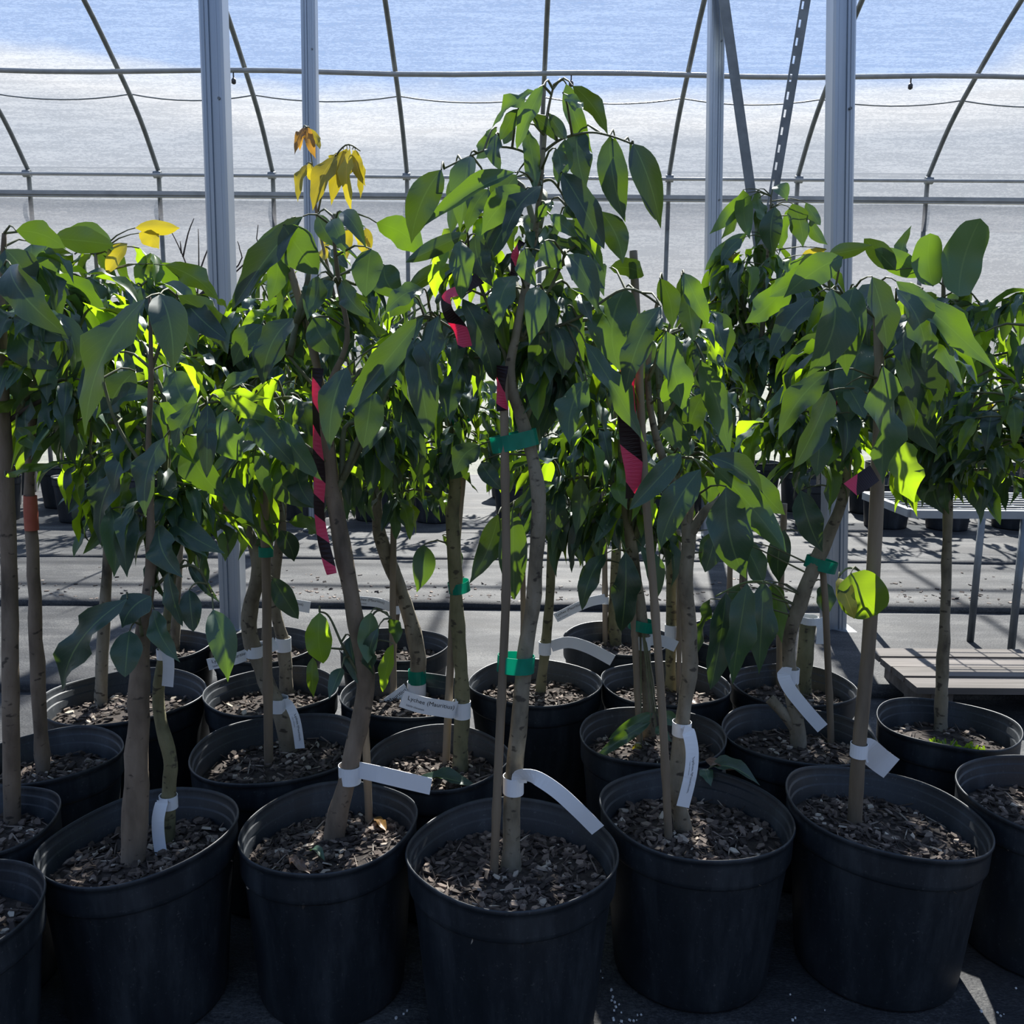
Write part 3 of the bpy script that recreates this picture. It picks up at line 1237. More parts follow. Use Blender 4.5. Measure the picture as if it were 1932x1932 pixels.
    def crown_w(self, C, rx, rd, rz, n, L, mix=.12, per=4, yellow=0.0, branches=4):
        # a few leaders into the crown
        top = self.path[-1]
        for i in range(branches):
            a = R.uniform(0, 6.283)
            q = C + Vector((math.cos(a) * rx * .55, math.sin(a) * rd * .55, rz * R.uniform(-.1, .7)))
            s = self.near(C - Vector((0, 0, rz))) or top
            mid = s.lerp(q, .5) + Vector((R.uniform(-.03, .03), R.uniform(-.03, .03), .04))
            sp = smooth_path([s, mid, q], 4)
            MB().tube(sp, lerp_list([.0065, .0045, .0025], 4), 6).build('branch', M['twig'], self.trunk)
            self.skel += sp
        cnt = 0
        n = int(n * DENS)
        while cnt < n:
            while True:
                u = Vector((R.uniform(-1, 1), R.uniform(-1, 1), R.uniform(-1, 1)))
                if u.length < 1 and u.length > R.uniform(0, .75):
                    break
            N = C + Vector((u.x * rx, u.y * rd, u.z * rz))
            self.twig(N, .003, .0018)
            oa = math.atan2(u.y * rd, u.x * rx) + R.gauss(0, .6)
            for j in range(R.randint(per - 1, per + 2)):
                a = oa + R.gauss(0, .75)
                dr = math.radians(R.uniform(25, 82))
                d = Vector((math.cos(a) * math.cos(dr), math.sin(a) * math.cos(dr), -math.sin(dr)))
                B = N + Vector((math.cos(oa), math.sin(oa), -.4)) * R.uniform(-.02, .035)
                l = L * R.uniform(.65, 1.15)
                nr = Vector((math.cos(a) * .55, math.sin(a) * .55, 1))
                x = R.random()
                key = 'leaf_yellow' if x < yellow else ('leaf_light' if x < yellow + FRESH else 'leaf')
                put_leaf(self.root, self.org, B, B + d * l, nr, l * R.uniform(.25, .34), key, roll=R.gauss(0, .45))
                cnt += 1

    def finish(self):
        if self.twigs.v:
            tag(self.twigs.build('twigs', M['twig'], self.trunk), kind='stuff')


TREES = []
DENS = 1.75
FRESH = .26      # share of fresh light green leaves, the same in every crown
GRP = 'lychee trees of the back rows'

# --- front row
t1 = Tree((262, 1575, 392), 'potted lychee tree with two stems and a white label strip lying down into its pot', tilt=(.10, 0), chips=620, seed=1.3)
t2 = Tree((612, 1556, 358), 'potted lychee tree with brown leaning trunk, striped ribbon and straight white label', tilt=(.07, 0), chips=700, seed=4.1)
t3 = Tree((965, 1600, 398), 'tallest potted lychee tree with two green ties and a curved white label strip', chips=760, seed=7.7)
t4 = Tree((1322, 1526, 376), 'potted lychee tree with forked trunk and a printed label hanging down its stem', tilt=(-.03, 0), chips=700, seed=2.2)
t5 = Tree((1660, 1522, 388), 'potted lychee tree with broad dark spotted leaves and a bare brown stake stem', tilt=(-.09, 0), chips=620, seed=9.4)
t0 = Tree((-20, 1530, 330), 'potted tree with pale straight stem and glossy big leaves next to the two-stemmed lychee', chips=400, seed=3.3)
t6 = Tree((1985, 1500, 345), 'potted tree with small leaves standing beside the pot of the spotted-leaf lychee', chips=400, seed=5.5)
t00 = Tree((-105, 1705, 390), 'black nursery pot standing in front of the pot with the pale straight stem', chips=300, seed=6.1)
# --- second row
q0 = Tree((75, 1440, 285), 'potted tree with thin stem painted orange red near the leaves', chips=330, seed=1.9)
q1 = Tree((240, 1310, 300), 'potted tree in dry mulch behind the two-stemmed lychee', chips=330, seed=8.2)
q2 = Tree((527, 1405, 326), 'potted lychee tree with crooked trunk, straight stake and label dangling on its stem', tilt=(.05, 0), chips=480, seed=2.9)
q3 = Tree((828, 1425, 272), 'potted lychee tree with olive trunk carrying a readable white Lychee label', chips=460, seed=4.6)
q4 = Tree((1238, 1385, 288), 'potted lychee tree with green tie above its label and young shoots in the pot', chips=380, seed=6.6)
q5 = Tree((1500, 1383, 300), 'potted lychee tree whose grey trunk has a cut side stub and a slanting label', chips=420, seed=3.7)
q6 = Tree((1788, 1363, 250), 'potted tree with green moss growing on its dark soil', chips=150, seed=7.1)
# --- third row
r1 = Tree((507, 1303, 262), 'potted lychee tree with torn white label band high on its slim stem', chips=280, seed=5.2)
r2 = Tree((765, 1308, 245), 'potted lychee tree with bent trunk, green tie low down and slanting printed label', chips=330, seed=9.9)
r3 = Tree((1015, 1285, 258), 'potted lychee tree with slim stem in sunlit mulch and a label curving away', chips=420, seed=1.1)
r4 = Tree((1250, 1288, 250), 'potted lychee tree with white label band tucked behind the forked tree', chips=280, seed=2.5)
r5 = Tree((1497, 1292, 234), 'potted tree cut back to a stump with a white label on top', chips=330, seed=8.8)
# --- fourth row
s0 = Tree((312, 1215, 180), 'potted lychee tree with its pot half hidden by drooping leaves near the thick steel post', chips=200, seed=3.9)
s1 = Tree((505, 1215, 205), 'potted lychee tree with pink ribbons among bright leaves next to the steel post', chips=230, seed=4.4)
s2 = Tree((745, 1215, 204), 'potted lychee tree with two bamboo stakes and a pale label pointing to the aisle', chips=230, seed=6.9)
s3 = Tree((1165, 1203, 205), 'potted lychee tree at the aisle edge with a printed label slanting downwards', chips=230, seed=7.3)
s4 = Tree((1388, 1196, 200), 'potted lychee tree with bright sunlit crown in front of the slim braced post', chips=160, seed=1.7)

# pots that would run into each other give way a little
for _ in range(30):
    for i in range(len(TREES)):
        for j in range(i):
            a, b = TREES[i], TREES[j]
            d = (Vector((a.c.x, a.c.y)) - Vector((b.c.x, b.c.y)))
            gap = d.length - (a.D + b.D) / 2 * 1.0
            if gap < 0:
                u = d.normalized() * (-gap)
                for t, s in ((a, 1), (b, -1)):
                    t.c.x += u.x * .12 * s
                    t.c.y += u.y * .30 * s
                    t.D *= (1 + gap * .10 / t.D * 2)
for t in TREES:
    t.root.location = (t.c.x, t.c.y, 0)
    t.org = Vector((t.c.x, t.c.y, 0))
    t.make_pot()

# ---------------- tree 3, the tallest one in the middle of the front row
t3.stem([(964, 1640, 36), (966, 1500, 33), (985, 1300, 31), (1003, 1150, 30), (1016, 1000, 28), (1012, 900, 27), (988, 800, 24), (962, 715, 21), (975, 620, 17),
         (1000, 500, 13), (1012, 420, 11), (1022, 320, 9), (1032, 220, 7), (1045, 160, 4)], mat='bark')
t3.branch([(1022, 315, 6), (985, 285, 5), (935, 278, 4), (880, 298, 4), (838, 318, 3)])
t3.branch([(1024, 288, 6), (1060, 262, 5), (1110, 250, 4), (1150, 256, 4), (1192, 271, 3)])
t3.branch([(1018, 345, 6), (1040, 340, 5), (1060, 365, 4), (1070, 390, 3)])
t3.branch([(962, 700, 9), (930, 600, 7), (890, 500, 6), (868, 452, 5)])
t3.branch([(985, 640, 8), (1040, 540, 6), (1070, 475, 5)])
t3.branch([(962, 715, 8), (880, 640, 6), (800, 595, 5), (760, 640, 4)])
t3.branch([(985, 640, 8), (1090, 600, 6), (1180, 545, 5), (1245, 575, 4)])
t3.stake([(932, 1652), (940, 1450), (948, 1280), (955, 1100), (953, 900), (950, 705)], 17)
t3.tie(964, 831, 74, 30, -.22)
t3.tie(977, 1248, 62, 32, .05)
t3.label(966, 1471, 19, 34, [(982, 1464, -.022), (1010, 1467, -.05), (1050, 1492, -.06), (1090, 1528, -.06), (1128, 1566, -.05)], 28)
t3.ribbon([(948, 690), (945, 740), (948, 775)], 22, 1.2)
t3.ribbon([(985, 455), (972, 480), (968, 520)], 14, 2)
t3.ribbon([(905, 525, -.03), (872, 545, -.05), (843, 560, -.06), (846, 590, -.07), (868, 620, -.07), (878, 655, -.07)], 26, 1.0, ph=.4)
t3.hero([
    (1025, 162, 975, 282, 38), (1012, 172, 928, 242, 34), (978, 205, 943, 265, 28, 'b'), (970, 235, 950, 272, 22, 'b'), (937, 240, 898, 300, 36, 'b'),
    (935, 254, 946, 325, 32), (992, 237, 1008, 365, 34, 'b'), (1003, 217, 1050, 268, 26, 'b'), (1035, 214, 1070, 262, 26, 'b'),
    (1068, 158, 1118, 290, 36), (1080, 162, 1147, 255, 36, 'b'), (1062, 175, 1100, 205, 24, 'b'), (1090, 246, 1107, 360, 54), (1066, 262, 1052, 345, 40, 'b'),
    (1048, 280, 1053, 330, 30, 'b'), (1150, 257, 1180, 420, 58, '', .02), (1160, 258, 1176, 412, 50, 'b', .05), (1195, 271, 1247, 432, 54, '', -.02), (1188, 271, 1237, 416, 42, 'b', .03),
    (833, 320, 776, 460, 62), (887, 294, 868, 440, 54), (860, 308, 850, 440, 42, 'b', .06), (972, 325, 798, 428, 40, '', -.1), (992, 357, 908, 444, 62, '', -.05),
    (1022, 350, 948, 458, 50, '', -.08), (975, 330, 925, 400, 58), (922, 357, 880, 440, 42), (965, 340, 930, 420, 48, 'b', .08),
    (1060, 325, 1140, 470, 56, '', -.06), (1090, 380, 1135, 470, 50), (1132, 398, 1175, 498, 50, 'b', .05), (1038, 405, 1087, 447, 28), (1055, 415, 1018, 458, 30, 'b', .05),
    (1086, 411, 1106, 452, 24, 'b'), (1020, 450, 1138, 480, 36), (1030, 385, 1016, 420, 20), (1068, 388, 1085, 412, 24), (1040, 378, 1030, 410, 22),
    (882, 440, 765, 495, 34, 'bl'), (846, 468, 821, 562, 32, 'l'), (868, 454, 870, 566, 48, '', -.12), (897, 443, 930, 542, 52), (991, 469, 1013, 542, 40, '', -.1), (1027, 455, 1062, 508, 44),
    (1070, 480, 1128, 592, 52), (975, 520, 940, 618, 54), (1010, 541, 998, 653, 48, '', -.12), (1050, 505, 1050, 608, 46), (1071, 577, 1103, 684, 40),
    (1080, 500, 1142, 545, 46), (1110, 470, 1140, 560, 44), (1150, 505, 1215, 520, 40, 'b', .08), (800, 545, 727, 590, 42), (780, 560, 735, 600, 44, 'b'),
    (800, 597, 650, 782, 52, '', -.12), (752, 660, 673, 766, 40, '', -.1), (778, 640, 810, 826, 60, '', -.14), (828, 595, 823, 754, 54, '', -.13), (702, 735, 685, 846, 58), (655, 692, 622, 852, 56),
    (872, 563, 933, 720, 60), (855, 652, 905, 712, 42, 'b'), (840, 660, 880, 720, 36, 'b'), (1045, 615, 1060, 716, 52), (1017, 605, 995, 702, 46), (1031, 672, 1006, 828, 60), (1107, 718, 1075, 840, 60),
    (1090, 700, 1020, 830, 50, '', .05), (1180, 545, 1170, 702, 92, '', .02), (1104, 646, 1216, 836, 50), (1247, 578, 1180, 742, 55, '', -.1), (960, 560, 900, 690, 55, '', .08), (1090, 600, 1060, 740, 56, '', .08),
    (1000, 590, 1040, 720, 60, '', .1), (940, 600, 960, 730, 50, '', .1), (905, 840, 858, 897, 50, '', .1), (908, 872, 948, 925, 34, '', .12), (868, 700, 850, 800, 48, '', .1),
])
t3.crown(1000, 400, 100, 90, 16, 105, .12)
t3.crown(985, 545, 150, 110, 42, 105, .14)
t3.crown(900, 650, 160, 90, 34, 110, .16)
t3.crown(1090, 660, 110, 110, 30, 110, .16)

# ---------------- tree 2, brown trunk
t2.stem([(628, 1588, 40), (652, 1480, 36), (690, 1300, 33), (668, 1150, 33), (640, 1000, 32), (616, 850, 28), (620, 740, 17), (655, 640, 11), (640, 540, 9), (630, 450, 7), (628, 408, 5)], mat='bark_brown')
t2.branch([(618, 800, 9), (680, 700, 6), (720, 690, 5), (760, 650, 4)])
t2.branch([(640, 540, 6), (590, 470, 5), (540, 430, 4)])
t2.branch([(620, 760, 9), (560, 690, 6), (495, 610, 5)])
t2.branch([(614, 870, 10), (520, 800, 8), (440, 760, 6), (390, 760, 5)])
t2.branch([(684, 1265, 7), (690, 1190, 5), (712, 1152, 4), (738, 1166, 3)])
t2.branch([(688, 1290, 7), (650, 1225, 5), (622, 1165, 4), (603, 1154, 3)])
t2.stake([(697, 1575), (690, 1400), (683, 1280), (668, 1150), (640, 950), (600, 700), (530, 450)], 15, dy=.03)
t2.label(656, 1456, 20, 34, [(674, 1454, -.015), (720, 1462, -.02), (770, 1474, -.02), (813, 1484, -.025)], 33)
t2.ribbon([(600, 695, -.02), (596, 760, -.035), (598, 830, -.035), (603, 900, -.035), (602, 960, -.035), (610, 1020, -.035), (626, 1083, -.04)], 22, 2.2)
t2.hero([
    (572, 408, 437, 585, 55, '', -.05), (560, 412, 470, 560, 46, 'b', .03), (520, 460, 505, 572, 46, 'b', .03), (535, 425, 600, 518, 78, '', -.06), (600, 405, 640, 470, 36), (632, 405, 690, 428, 30),
    (625, 415, 652, 482, 36), (645, 400, 692, 470, 34), (645, 530, 700, 602, 38, '', -.06), (628, 530, 580, 605, 50, '', -.05), (590, 600, 642, 672, 60, '', -.05), (553, 600, 495, 726, 62, '', -.08), (495, 612, 440, 692, 50),
    (700, 470, 690, 560, 60), (725, 500, 760, 560, 60, '', .05), (710, 420, 800, 480, 60, 'b', .1), (600, 520, 580, 590, 40, 'b'), (660, 560, 700, 640, 44),
    (372, 760, 330, 852, 45, '', -.12), (392, 762, 390, 902, 38, '', -.12), (422, 775, 455, 870, 74, '', -.12), (470, 780, 555, 877, 55, '', -.1), (525, 790, 608, 907, 50, '', -.08), (413, 752, 530, 797, 36, 'l'),
    (395, 745, 510, 752, 28, 'l'), (310, 825, 275, 977, 58, '', -.1), (350, 820, 430, 942, 68, '', .02), (480, 860, 600, 960, 60, '', .06), (430, 900, 480, 990, 50, '', .08), (560, 880, 596, 960, 46, '', .08),
    (603, 1155, 610, 1252, 52, 'l', -.06), (590, 1240, 592, 1316, 24, 'l', -.05), (700, 1155, 694, 1252, 42, 'b', -.02), (713, 1185, 705, 1274, 30, '', -.03),
    (735, 1168, 748, 1215, 28, 'bl', .02), (742, 1215, 722, 1306, 28, 'l', .0), (660, 1200, 675, 1290, 34, '', .03), (645, 1260, 620, 1320, 28, '', -.05),
])
t2.crown(610, 560, 110, 100, 34, 95, .16)
t2.crown(560, 790, 130, 110, 40, 105, .17)
t2.crown(690, 790, 90, 120, 30, 105, .16)

# ---------------- tree 4, forked trunk
t4.stem([(1290, 1572, 34), (1276, 1480, 31), (1286, 1380, 30), (1301, 1250, 28), (1295, 1100, 27), (1301, 1005, 27), (1285, 950, 18), (1240, 830, 14), (1222, 720, 11), (1235, 600, 8), (1250, 530, 5)], mat='bark')
t4.branch([(1301, 1010, 22), (1330, 965, 18), (1360, 940, 14), (1390, 890, 10)], mat='bark')
t4.branch([(1300, 1000, 12), (1306, 940, 10)], mat='bark')
t4.branch([(1240, 840, 8), (1280, 860, 7), (1320, 872, 6), (1370, 918, 4)], mat='green_twig')
t4.branch([(1222, 720, 8), (1262, 620, 6), (1290, 515, 5)])
t4.branch([(1240, 810, 8), (1300, 720, 6), (1330, 680, 5)])
t4.stake([(1262, 1592), (1250, 1350), (1232, 1100), (1216, 900), (1205, 680), (1195, 473)], 16)
t4.label(1289, 1376, 18, 26, [(1300, 1384, -.03), (1306, 1420, -.04), (1302, 1465, -.045), (1288, 1522, -.045)], 24, text=.06, scale=.38)
t4.ribbon([(1195, 655, -.03), (1184, 700, -.05), (1182, 760, -.05), (1188, 830, -.05), (1196, 890, -.05), (1192, 940, -.05)], 38, 1.4, ph=.3)
t4.hero([
    (1285, 855, 1187, 962, 45, '', -.1), (1322, 885, 1243, 1042, 60, '', -.12), (1257, 625, 1299, 787, 62, '', -.08), (1322, 680, 1377, 864, 50, 'b', -.02), (1290, 515, 1337, 612, 38), (1245, 525, 1268, 622, 42, 'b'),
    (1286, 520, 1308, 644, 48, 'b'), (1250, 760, 1290, 700, 36, 'b'), (1370, 918, 1408, 1092, 84, '', -.14), (1348, 882, 1484, 1042, 66, 'bl', -.1), (1335, 862, 1440, 935, 50, '', -.06), (1415, 890, 1482, 972, 48, '', -.02),
    (1330, 898, 1340, 952, 46, 'b', .02), (1240, 780, 1300, 860, 42, '', .03), (1230, 640, 1200, 740, 50, '', .03), (1300, 640, 1340, 740, 44, 'b', .05), (1260, 690, 1240, 790, 44, 'bl', .05), (1330, 740, 1300, 830, 46, '', .06),
])
t4.crown(1260, 660, 80, 110, 24, 100, .16, mix=.3)

# ---------------- tree 5, spotted leaves
t5.stem([(1612, 1562, 27), (1620, 1420, 26), (1640, 1200, 25), (1654, 950, 26), (1660, 750, 22), (1655, 600, 15), (1648, 540, 9)], mat='stake', bump=.05)
t5.branch([(1655, 600, 8), (1600, 560, 6), (1565, 545, 5)])
t5.branch([(1655, 610, 8), (1700, 560, 6), (1740, 545, 5)])
t5.branch([(1648, 1120, 6), (1625, 1080, 5), (1600, 1072, 4), (1584, 1086, 3)], mat='green_twig')
t5.label(1622, 1408, 14, 26, [(1636, 1415, .02), (1662, 1436, .05), (1682, 1450, .06)], 48)
t5.ribbon([(1650, 892, -.035), (1628, 908, -.05), (1604, 924, -.06)], 34, .3, ph=.2)
t5.ribbon([(1590, 690, .05), (1582, 740, .05), (1590, 790, .05)], 24, 1.5)
t5.hero([
    (1569, 545, 1520, 714, 86, '', -.12), (1612, 540, 1598, 710, 74, '', -.1), (1645, 522, 1674, 660, 66, '', -.16), (1690, 545, 1746, 702, 72, '', -.08), (1665, 690, 1665, 915, 80, '', -.15), (1692, 660, 1752, 802, 84, '', -.02),
    (1690, 530, 1882, 702, 54, '', -.05), (1700, 560, 1820, 740, 56, '', .02), (1590, 485, 1478, 562, 60, '', -.03), (1555, 500, 1450, 560, 46, '', .0), (1500, 520, 1405, 610, 56, 'bl', .03), (1536, 560, 1450, 682, 50, '', -.06),
    (1565, 700, 1468, 830, 55, '', -.08), (1565, 737, 1497, 884, 56, '', -.04), (1597, 727, 1632, 790, 46, '', -.02), (1563, 480, 1648, 462, 32, 'b'), (1640, 740, 1710, 830, 70, '', .05), (1630, 640, 1600, 800, 70, '', .06),
    (1700, 700, 1770, 860, 70, '', .06), (1545, 790, 1540, 900, 50, '', .03), (1580, 760, 1590, 870, 46, '', .04), (1700, 830, 1725, 950, 75, 'l', .06), (1605, 1082, 1655, 1160, 92, 'lr', -.05), (1582, 1090, 1612, 1168, 34, 'y', -.03),
])
t5.crown(1650, 640, 120, 120, 40, 120, .14, mix=.05)

# ---------------- tree 1, two stems
t1.stem([(250, 1628, 48), (258, 1450, 44), (264, 1300, 38), (268, 1200, 30), (284, 1080, 20), (284, 980, 15), (280, 850, 12), (285, 700, 9), (282, 560, 6)], mat='bark_brown')
t1.stem([(315, 1590, 28), (318, 1480, 27), (322, 1430, 27), (300, 1340, 25), (305, 1250, 20), (320, 1130, 13), (330, 1080, 8)], name='trunk', mat='bark_olive')
t1.label(312, 1508, 15, 26, [(305, 1515, -.03), (298, 1550, -.045), (302, 1600, -.05), (313, 1644, -.055)], 24)
t1.label(305, 1230, 14, 20, [(310, 1210, -.02), (318, 1250, -.03), (316, 1295, -.03)], 22)
t1.branch([(284, 900, 8), (220, 800, 6), (190, 700, 5)])
t1.branch([(285, 700, 8), (320, 600, 6), (335, 560, 4)])
t1.branch([(290, 1110, 8), (330, 1075, 6), (370, 1070, 5), (400, 1120, 3)])
t1.branch([(268, 1200, 8), (258, 1140, 6), (240, 1128, 4)])
t1.hero([
    (275, 563, 160, 822, 82, '', -.1), (302, 555, 326, 705, 68, '', -.12), (335, 557, 430, 668, 60, 'b', -.03), (337, 578, 372, 658, 42, 'b', .03), (345, 560, 440, 650, 50, '', .0), (255, 700, 200, 800, 60, '', .05), (290, 740, 180, 790, 50, '', .05),
    (318, 1080, 345, 1182, 36, '', -.04), (357, 1113, 365, 1192, 42, '', -.02), (402, 1150, 430, 1287, 54, '', -.06), (355, 1062, 415, 1137, 20, '', .03), (240, 1130, 118, 1302, 62, '', -.08), (245, 1190, 236, 1278, 58, '', -.06),
    (285, 1125, 230, 1185, 60, '', -.04), (290, 1150, 340, 1250, 40, '', -.02), (300, 990, 345, 1090, 55, '', .0), (320, 980, 425, 1045, 52, '', .05), (270, 830, 215, 930, 56, '', .04), (250, 900, 225, 1000, 40, 'l', .05),
    (230, 880, 190, 1030, 56, '', .03), (210, 960, 215, 1090, 50, '', .03), (250, 960, 240, 1090, 44, '', .0), (330, 700, 380, 800, 60, '', .04), (300, 760, 330, 830, 50, 'b', .05), (240, 800, 250, 900, 56, '', .06),
])
t1.crown(250, 780, 130, 150, 56, 120, .16, mix=.1)
t1.crown(330, 940, 100, 80, 26, 110, .16, mix=.1)

# ---------------- the trees at both ends
t0.stem([(22, 1525, 30), (20, 1300, 30), (18, 1100, 29), (12, 900, 26), (5, 700, 20), (5, 530, 13), (8, 440, 8)], mat='bark_brown', bump=.08)
t0.branch([(8, 800, 10), (60, 765, 9), (125, 735, 6)], mat='bare_twig')
t0.hero([(20, 500, 125, 632, 70, '', -.1), (25, 600, 130, 640, 56, '', -.08), (30, 610, 115, 700, 80, '', -.04), (30, 435, 125, 470, 50, 'b'), (100, 450, 215, 462, 52, 'b', .05), (60, 460, 110, 560, 90, '', .05), (10, 470, 60, 560, 70, '', .0),
         (30, 810, 82, 850, 30, 'l', -.05), (10, 900, 130, 870, 16, 'l', -.05), (40, 650, 90, 780, 80, '', .05), (130, 640, 90, 760, 64, '', -.02)])
t0.crown(60, 620, 150, 150, 50, 120, .05, mix=.1)
t6.stem([(1985, 1480, 26), (1980, 1200, 24), (1970, 900, 20), (1950, 700, 14)], mat='bark_brown')
t6.crown(1930, 720, 130, 170, 90, 85, .1, mix=.3)
t00.stem([(-60, 1690, 40), (-58, 1560, 34), (-56, 1480, 30)], mat='bark_brown')
q0.stem([(70, 1330, 26), (70, 1250, 25), (62, 1050, 22), (56, 930, 20), (60, 800, 14), (80, 600, 8)], mat='bark_brown')
mb = MB(); yy = q0.Y
mb.tube([at(57, 935, yy), at(58, 965, yy), at(60, 1000, yy)], [.0125, .0135, .0135], 12, False)
M['red_paint'] = simple('orange red paint band', [(.3, (.35, .07, .04)), (.7, (.45, .12, .07))], scale=20, rough=.6)
mb.build('paint_band', M['red_paint'], q0.root)
q0.crown(90, 620, 130, 180, 70, 115, .05, mix=.25)
q1.stem([(190, 1330, 24), (195, 1200, 22), (205, 1000, 18), (200, 800, 14), (190, 600, 8), (180, 480, 5)], mat='bark')
q1.hero([(255, 430, 340, 430, 30, 'yb', -.05), (262, 440, 300, 470, 40, 'yb', -.03), (310, 500, 415, 570, 44, 'bl', .0), (290, 500, 375, 570, 60, 'b', .02), (240, 460, 200, 520, 40, 'y', .0), (130, 430, 215, 470, 55, 'b', .0)], spread=.1)
q1.crown(200, 600, 160, 150, 80, 110, .0, mix=.3, yellow=.05)
q1.crown(250, 850, 150, 120, 60, 105, .0, mix=.15)
q6.stem([(1775, 1365, 24), (1778, 1270, 22), (1785, 1100, 18), (1790, 900, 16), (1790, 700, 12), (1780, 560, 8), (1785, 480, 5)], mat='bark')
q6.hero([(1810, 560, 1850, 412, 84, 'br', -.1), (1760, 540, 1755, 440, 60, 'br', -.05), (1745, 520, 1650, 470, 44, 'bl'), (1700, 500, 1720, 425, 24, 'bl'), (1690, 510, 1630, 450, 40, 'b'), (1780, 560, 1800, 620, 40), (1820, 590, 1880, 640, 60, 'b'), (1720, 850, 1710, 950, 84, 'lr', .05),
         (1770, 880, 1780, 970, 80, '', .05), (1850, 870, 1840, 960, 84, '', .05)], spread=.1)
q6.crown(1830, 850, 130, 80, 40, 100, .0, mix=.25)
q6.crown(1820, 700, 150, 170, 120, 100, .0, mix=.25, yellow=.03)

# ---------------- second row
q2.stem([(545, 1420, 34), (532, 1350, 32), (492, 1265, 29), (470, 1175, 30), (487, 1070, 27), (460, 990, 22), (428, 948, 18), (420, 860, 14), (440, 760, 9)], mat='bark')
q2.branch([(487, 1070, 14), (500, 980, 10), (520, 860, 8)])
q2.stake([(507, 1438), (504, 1200), (500, 970), (496, 860)], 18, dy=-.02)
q2.label(531, 1328, 19, 26, [(545, 1330, -.02), (558, 1360, -.035), (566, 1412, -.035)], 18, text=.04, scale=.38)
q2.label(480, 1232, 16, 22, [(468, 1238, -.02), (440, 1244, -.03), (392, 1254, -.035)], 22, text=.010, scale=.42)
q2.tie(518, 1028, 26, 18)
q2.hero([(515, 1090, 563, 1168, 42, '', -.02), (440, 1000, 425, 1060, 36, 'b'), (530, 1000, 555, 1060, 40), (520, 990, 480, 1030, 34, 'b'), (545, 985, 600, 1010, 40, 'b', .05), (430, 960, 350, 1000, 60, '', .05)])
q2.crown(470, 830, 130, 100, 56, 95, .05, mix=.15)

q3.stem([(868, 1455, 30), (871, 1300, 28), (862, 1150, 26), (855, 1000, 26), (860, 880, 22), (868, 780, 14), (850, 650, 8)], mat='bark_olive')
q3.stake([(841, 1442), (850, 1250), (860, 1050), (874, 880)], 15)
q3.tie(868, 1110, 34, 20, -.15)
q3.tie(868, 785, 40, 34, -.5)
q3.label(871, 1341, 18, 32, [(858, 1340, -.03), (830, 1336, -.035), (795, 1330, -.035), (758, 1318, -.035)], 33, text=.012, scale=.36)
q3.hero([(800, 1028, 786, 1118, 44, '', .0), (875, 850, 850, 905, 46, '', -.1), (850, 830, 830, 900, 40), (835, 1010, 870, 1075, 22, 'bl', .08)])
q3.crown(830, 770, 120, 100, 70, 85, .05, mix=.12)
q3.crown(740, 900, 90, 80, 40, 75, .1, mix=.15)

q4.stem([(1226, 1392, 26), (1220, 1280, 24), (1208, 1150, 24), (1190, 1020, 20), (1175, 920, 14), (1170, 800, 9)], mat='bark')
q4.stake([(1207, 1402), (1200, 1250), (1196, 1180), (1186, 1060)], 13)
q4.tie(1211, 1175, 42, 20, .2)
q4.label(1219, 1213, 15, 26, [(1234, 1207, .01), (1255, 1211, .02), (1276, 1220, .02)], 22)
q4.branch([(1175, 920, 8), (1100, 900, 6), (1000, 930, 5), (945, 965, 4)])
q4.branch([(1223, 1340, 5), (1232, 1325, 4), (1236, 1345, 3)])
q4.hero([(940, 970, 885, 1102, 46, 'b', -.05), (968, 960, 970, 1132, 56, '', -.05), (955, 975, 930, 1060, 36, 'bl'), (1055, 925, 1063, 1042, 52, '', -.03), (1095, 900, 1085, 1010, 36, 'bl'), (1100, 860, 1080, 950, 44, 'b'),
         (1180, 1040, 1172, 1192, 54, '', -.08), (1142, 1045, 1098, 1152, 38, '', -.06), (1112, 1062, 1092, 1112, 20, 'bl'), (1210, 1030, 1235, 1140, 40, '', -.03), (1150, 950, 1130, 1060, 40, 'b'), (1080, 980, 1050, 1090, 36, 'b'),
         (1232, 1345, 1148, 1395, 26, '', -.06), (1228, 1362, 1115, 1440, 24, '', -.1), (1240, 1350, 1282, 1370, 28, '', -.04), (1238, 1370, 1268, 1400, 22, '', -.06), (1210, 1405, 1190, 1425, 14, 'y', -.06)])
q4.crown(1120, 880, 120, 110, 70, 95, .05, mix=.45)
q4.crown(1190, 960, 80, 80, 30, 90, .05, mix=.35)

q5.stem([(1508, 1412, 29), (1498, 1330, 28), (1489, 1240, 26), (1496, 1180, 26), (1530, 1085, 26), (1562, 1010, 24), (1590, 940, 20), (1600, 840, 14), (1590, 720, 9)], mat='bark')
q5.branch([(1500, 1375, 22), (1478, 1345, 21), (1452, 1318, 21)], mat='bark')
q5.stake([(1568, 1402), (1562, 1250), (1556, 1120), (1550, 1060)], 13)
q5.tie(1558, 1066, 44, 22, .25)
q5.label(1490, 1278, 17, 28, [(1478, 1272, -.02), (1490, 1300, -.03), (1520, 1338, -.035), (1552, 1374, -.035)], 24)
q5.hero([(1340, 1130, 1312, 1245, 28, 'bl'), (1370, 1117, 1340, 1302, 54, '', -.04), (1410, 1100, 1382, 1292, 60, '', -.06), (1440, 1096, 1432, 1272, 56, '', -.02), (1458, 1100, 1476, 1215, 44, 'b', .02), (1395, 1105, 1360, 1180, 40, 'b', .04),
         (1510, 925, 1552, 1042, 54, '', -.08), (1560, 1100, 1560, 1165, 40, '', .05), (1480, 1000, 1470, 1100, 44, '', .06), (1350, 1010, 1330, 1080, 40, '', .06), (1400, 1020, 1440, 1100, 50, '', .08)])
q5.branch([(1490, 1150, 5), (1460, 1105, 4), (1410, 1098, 4), (1350, 1125, 3)], mat='green_twig')
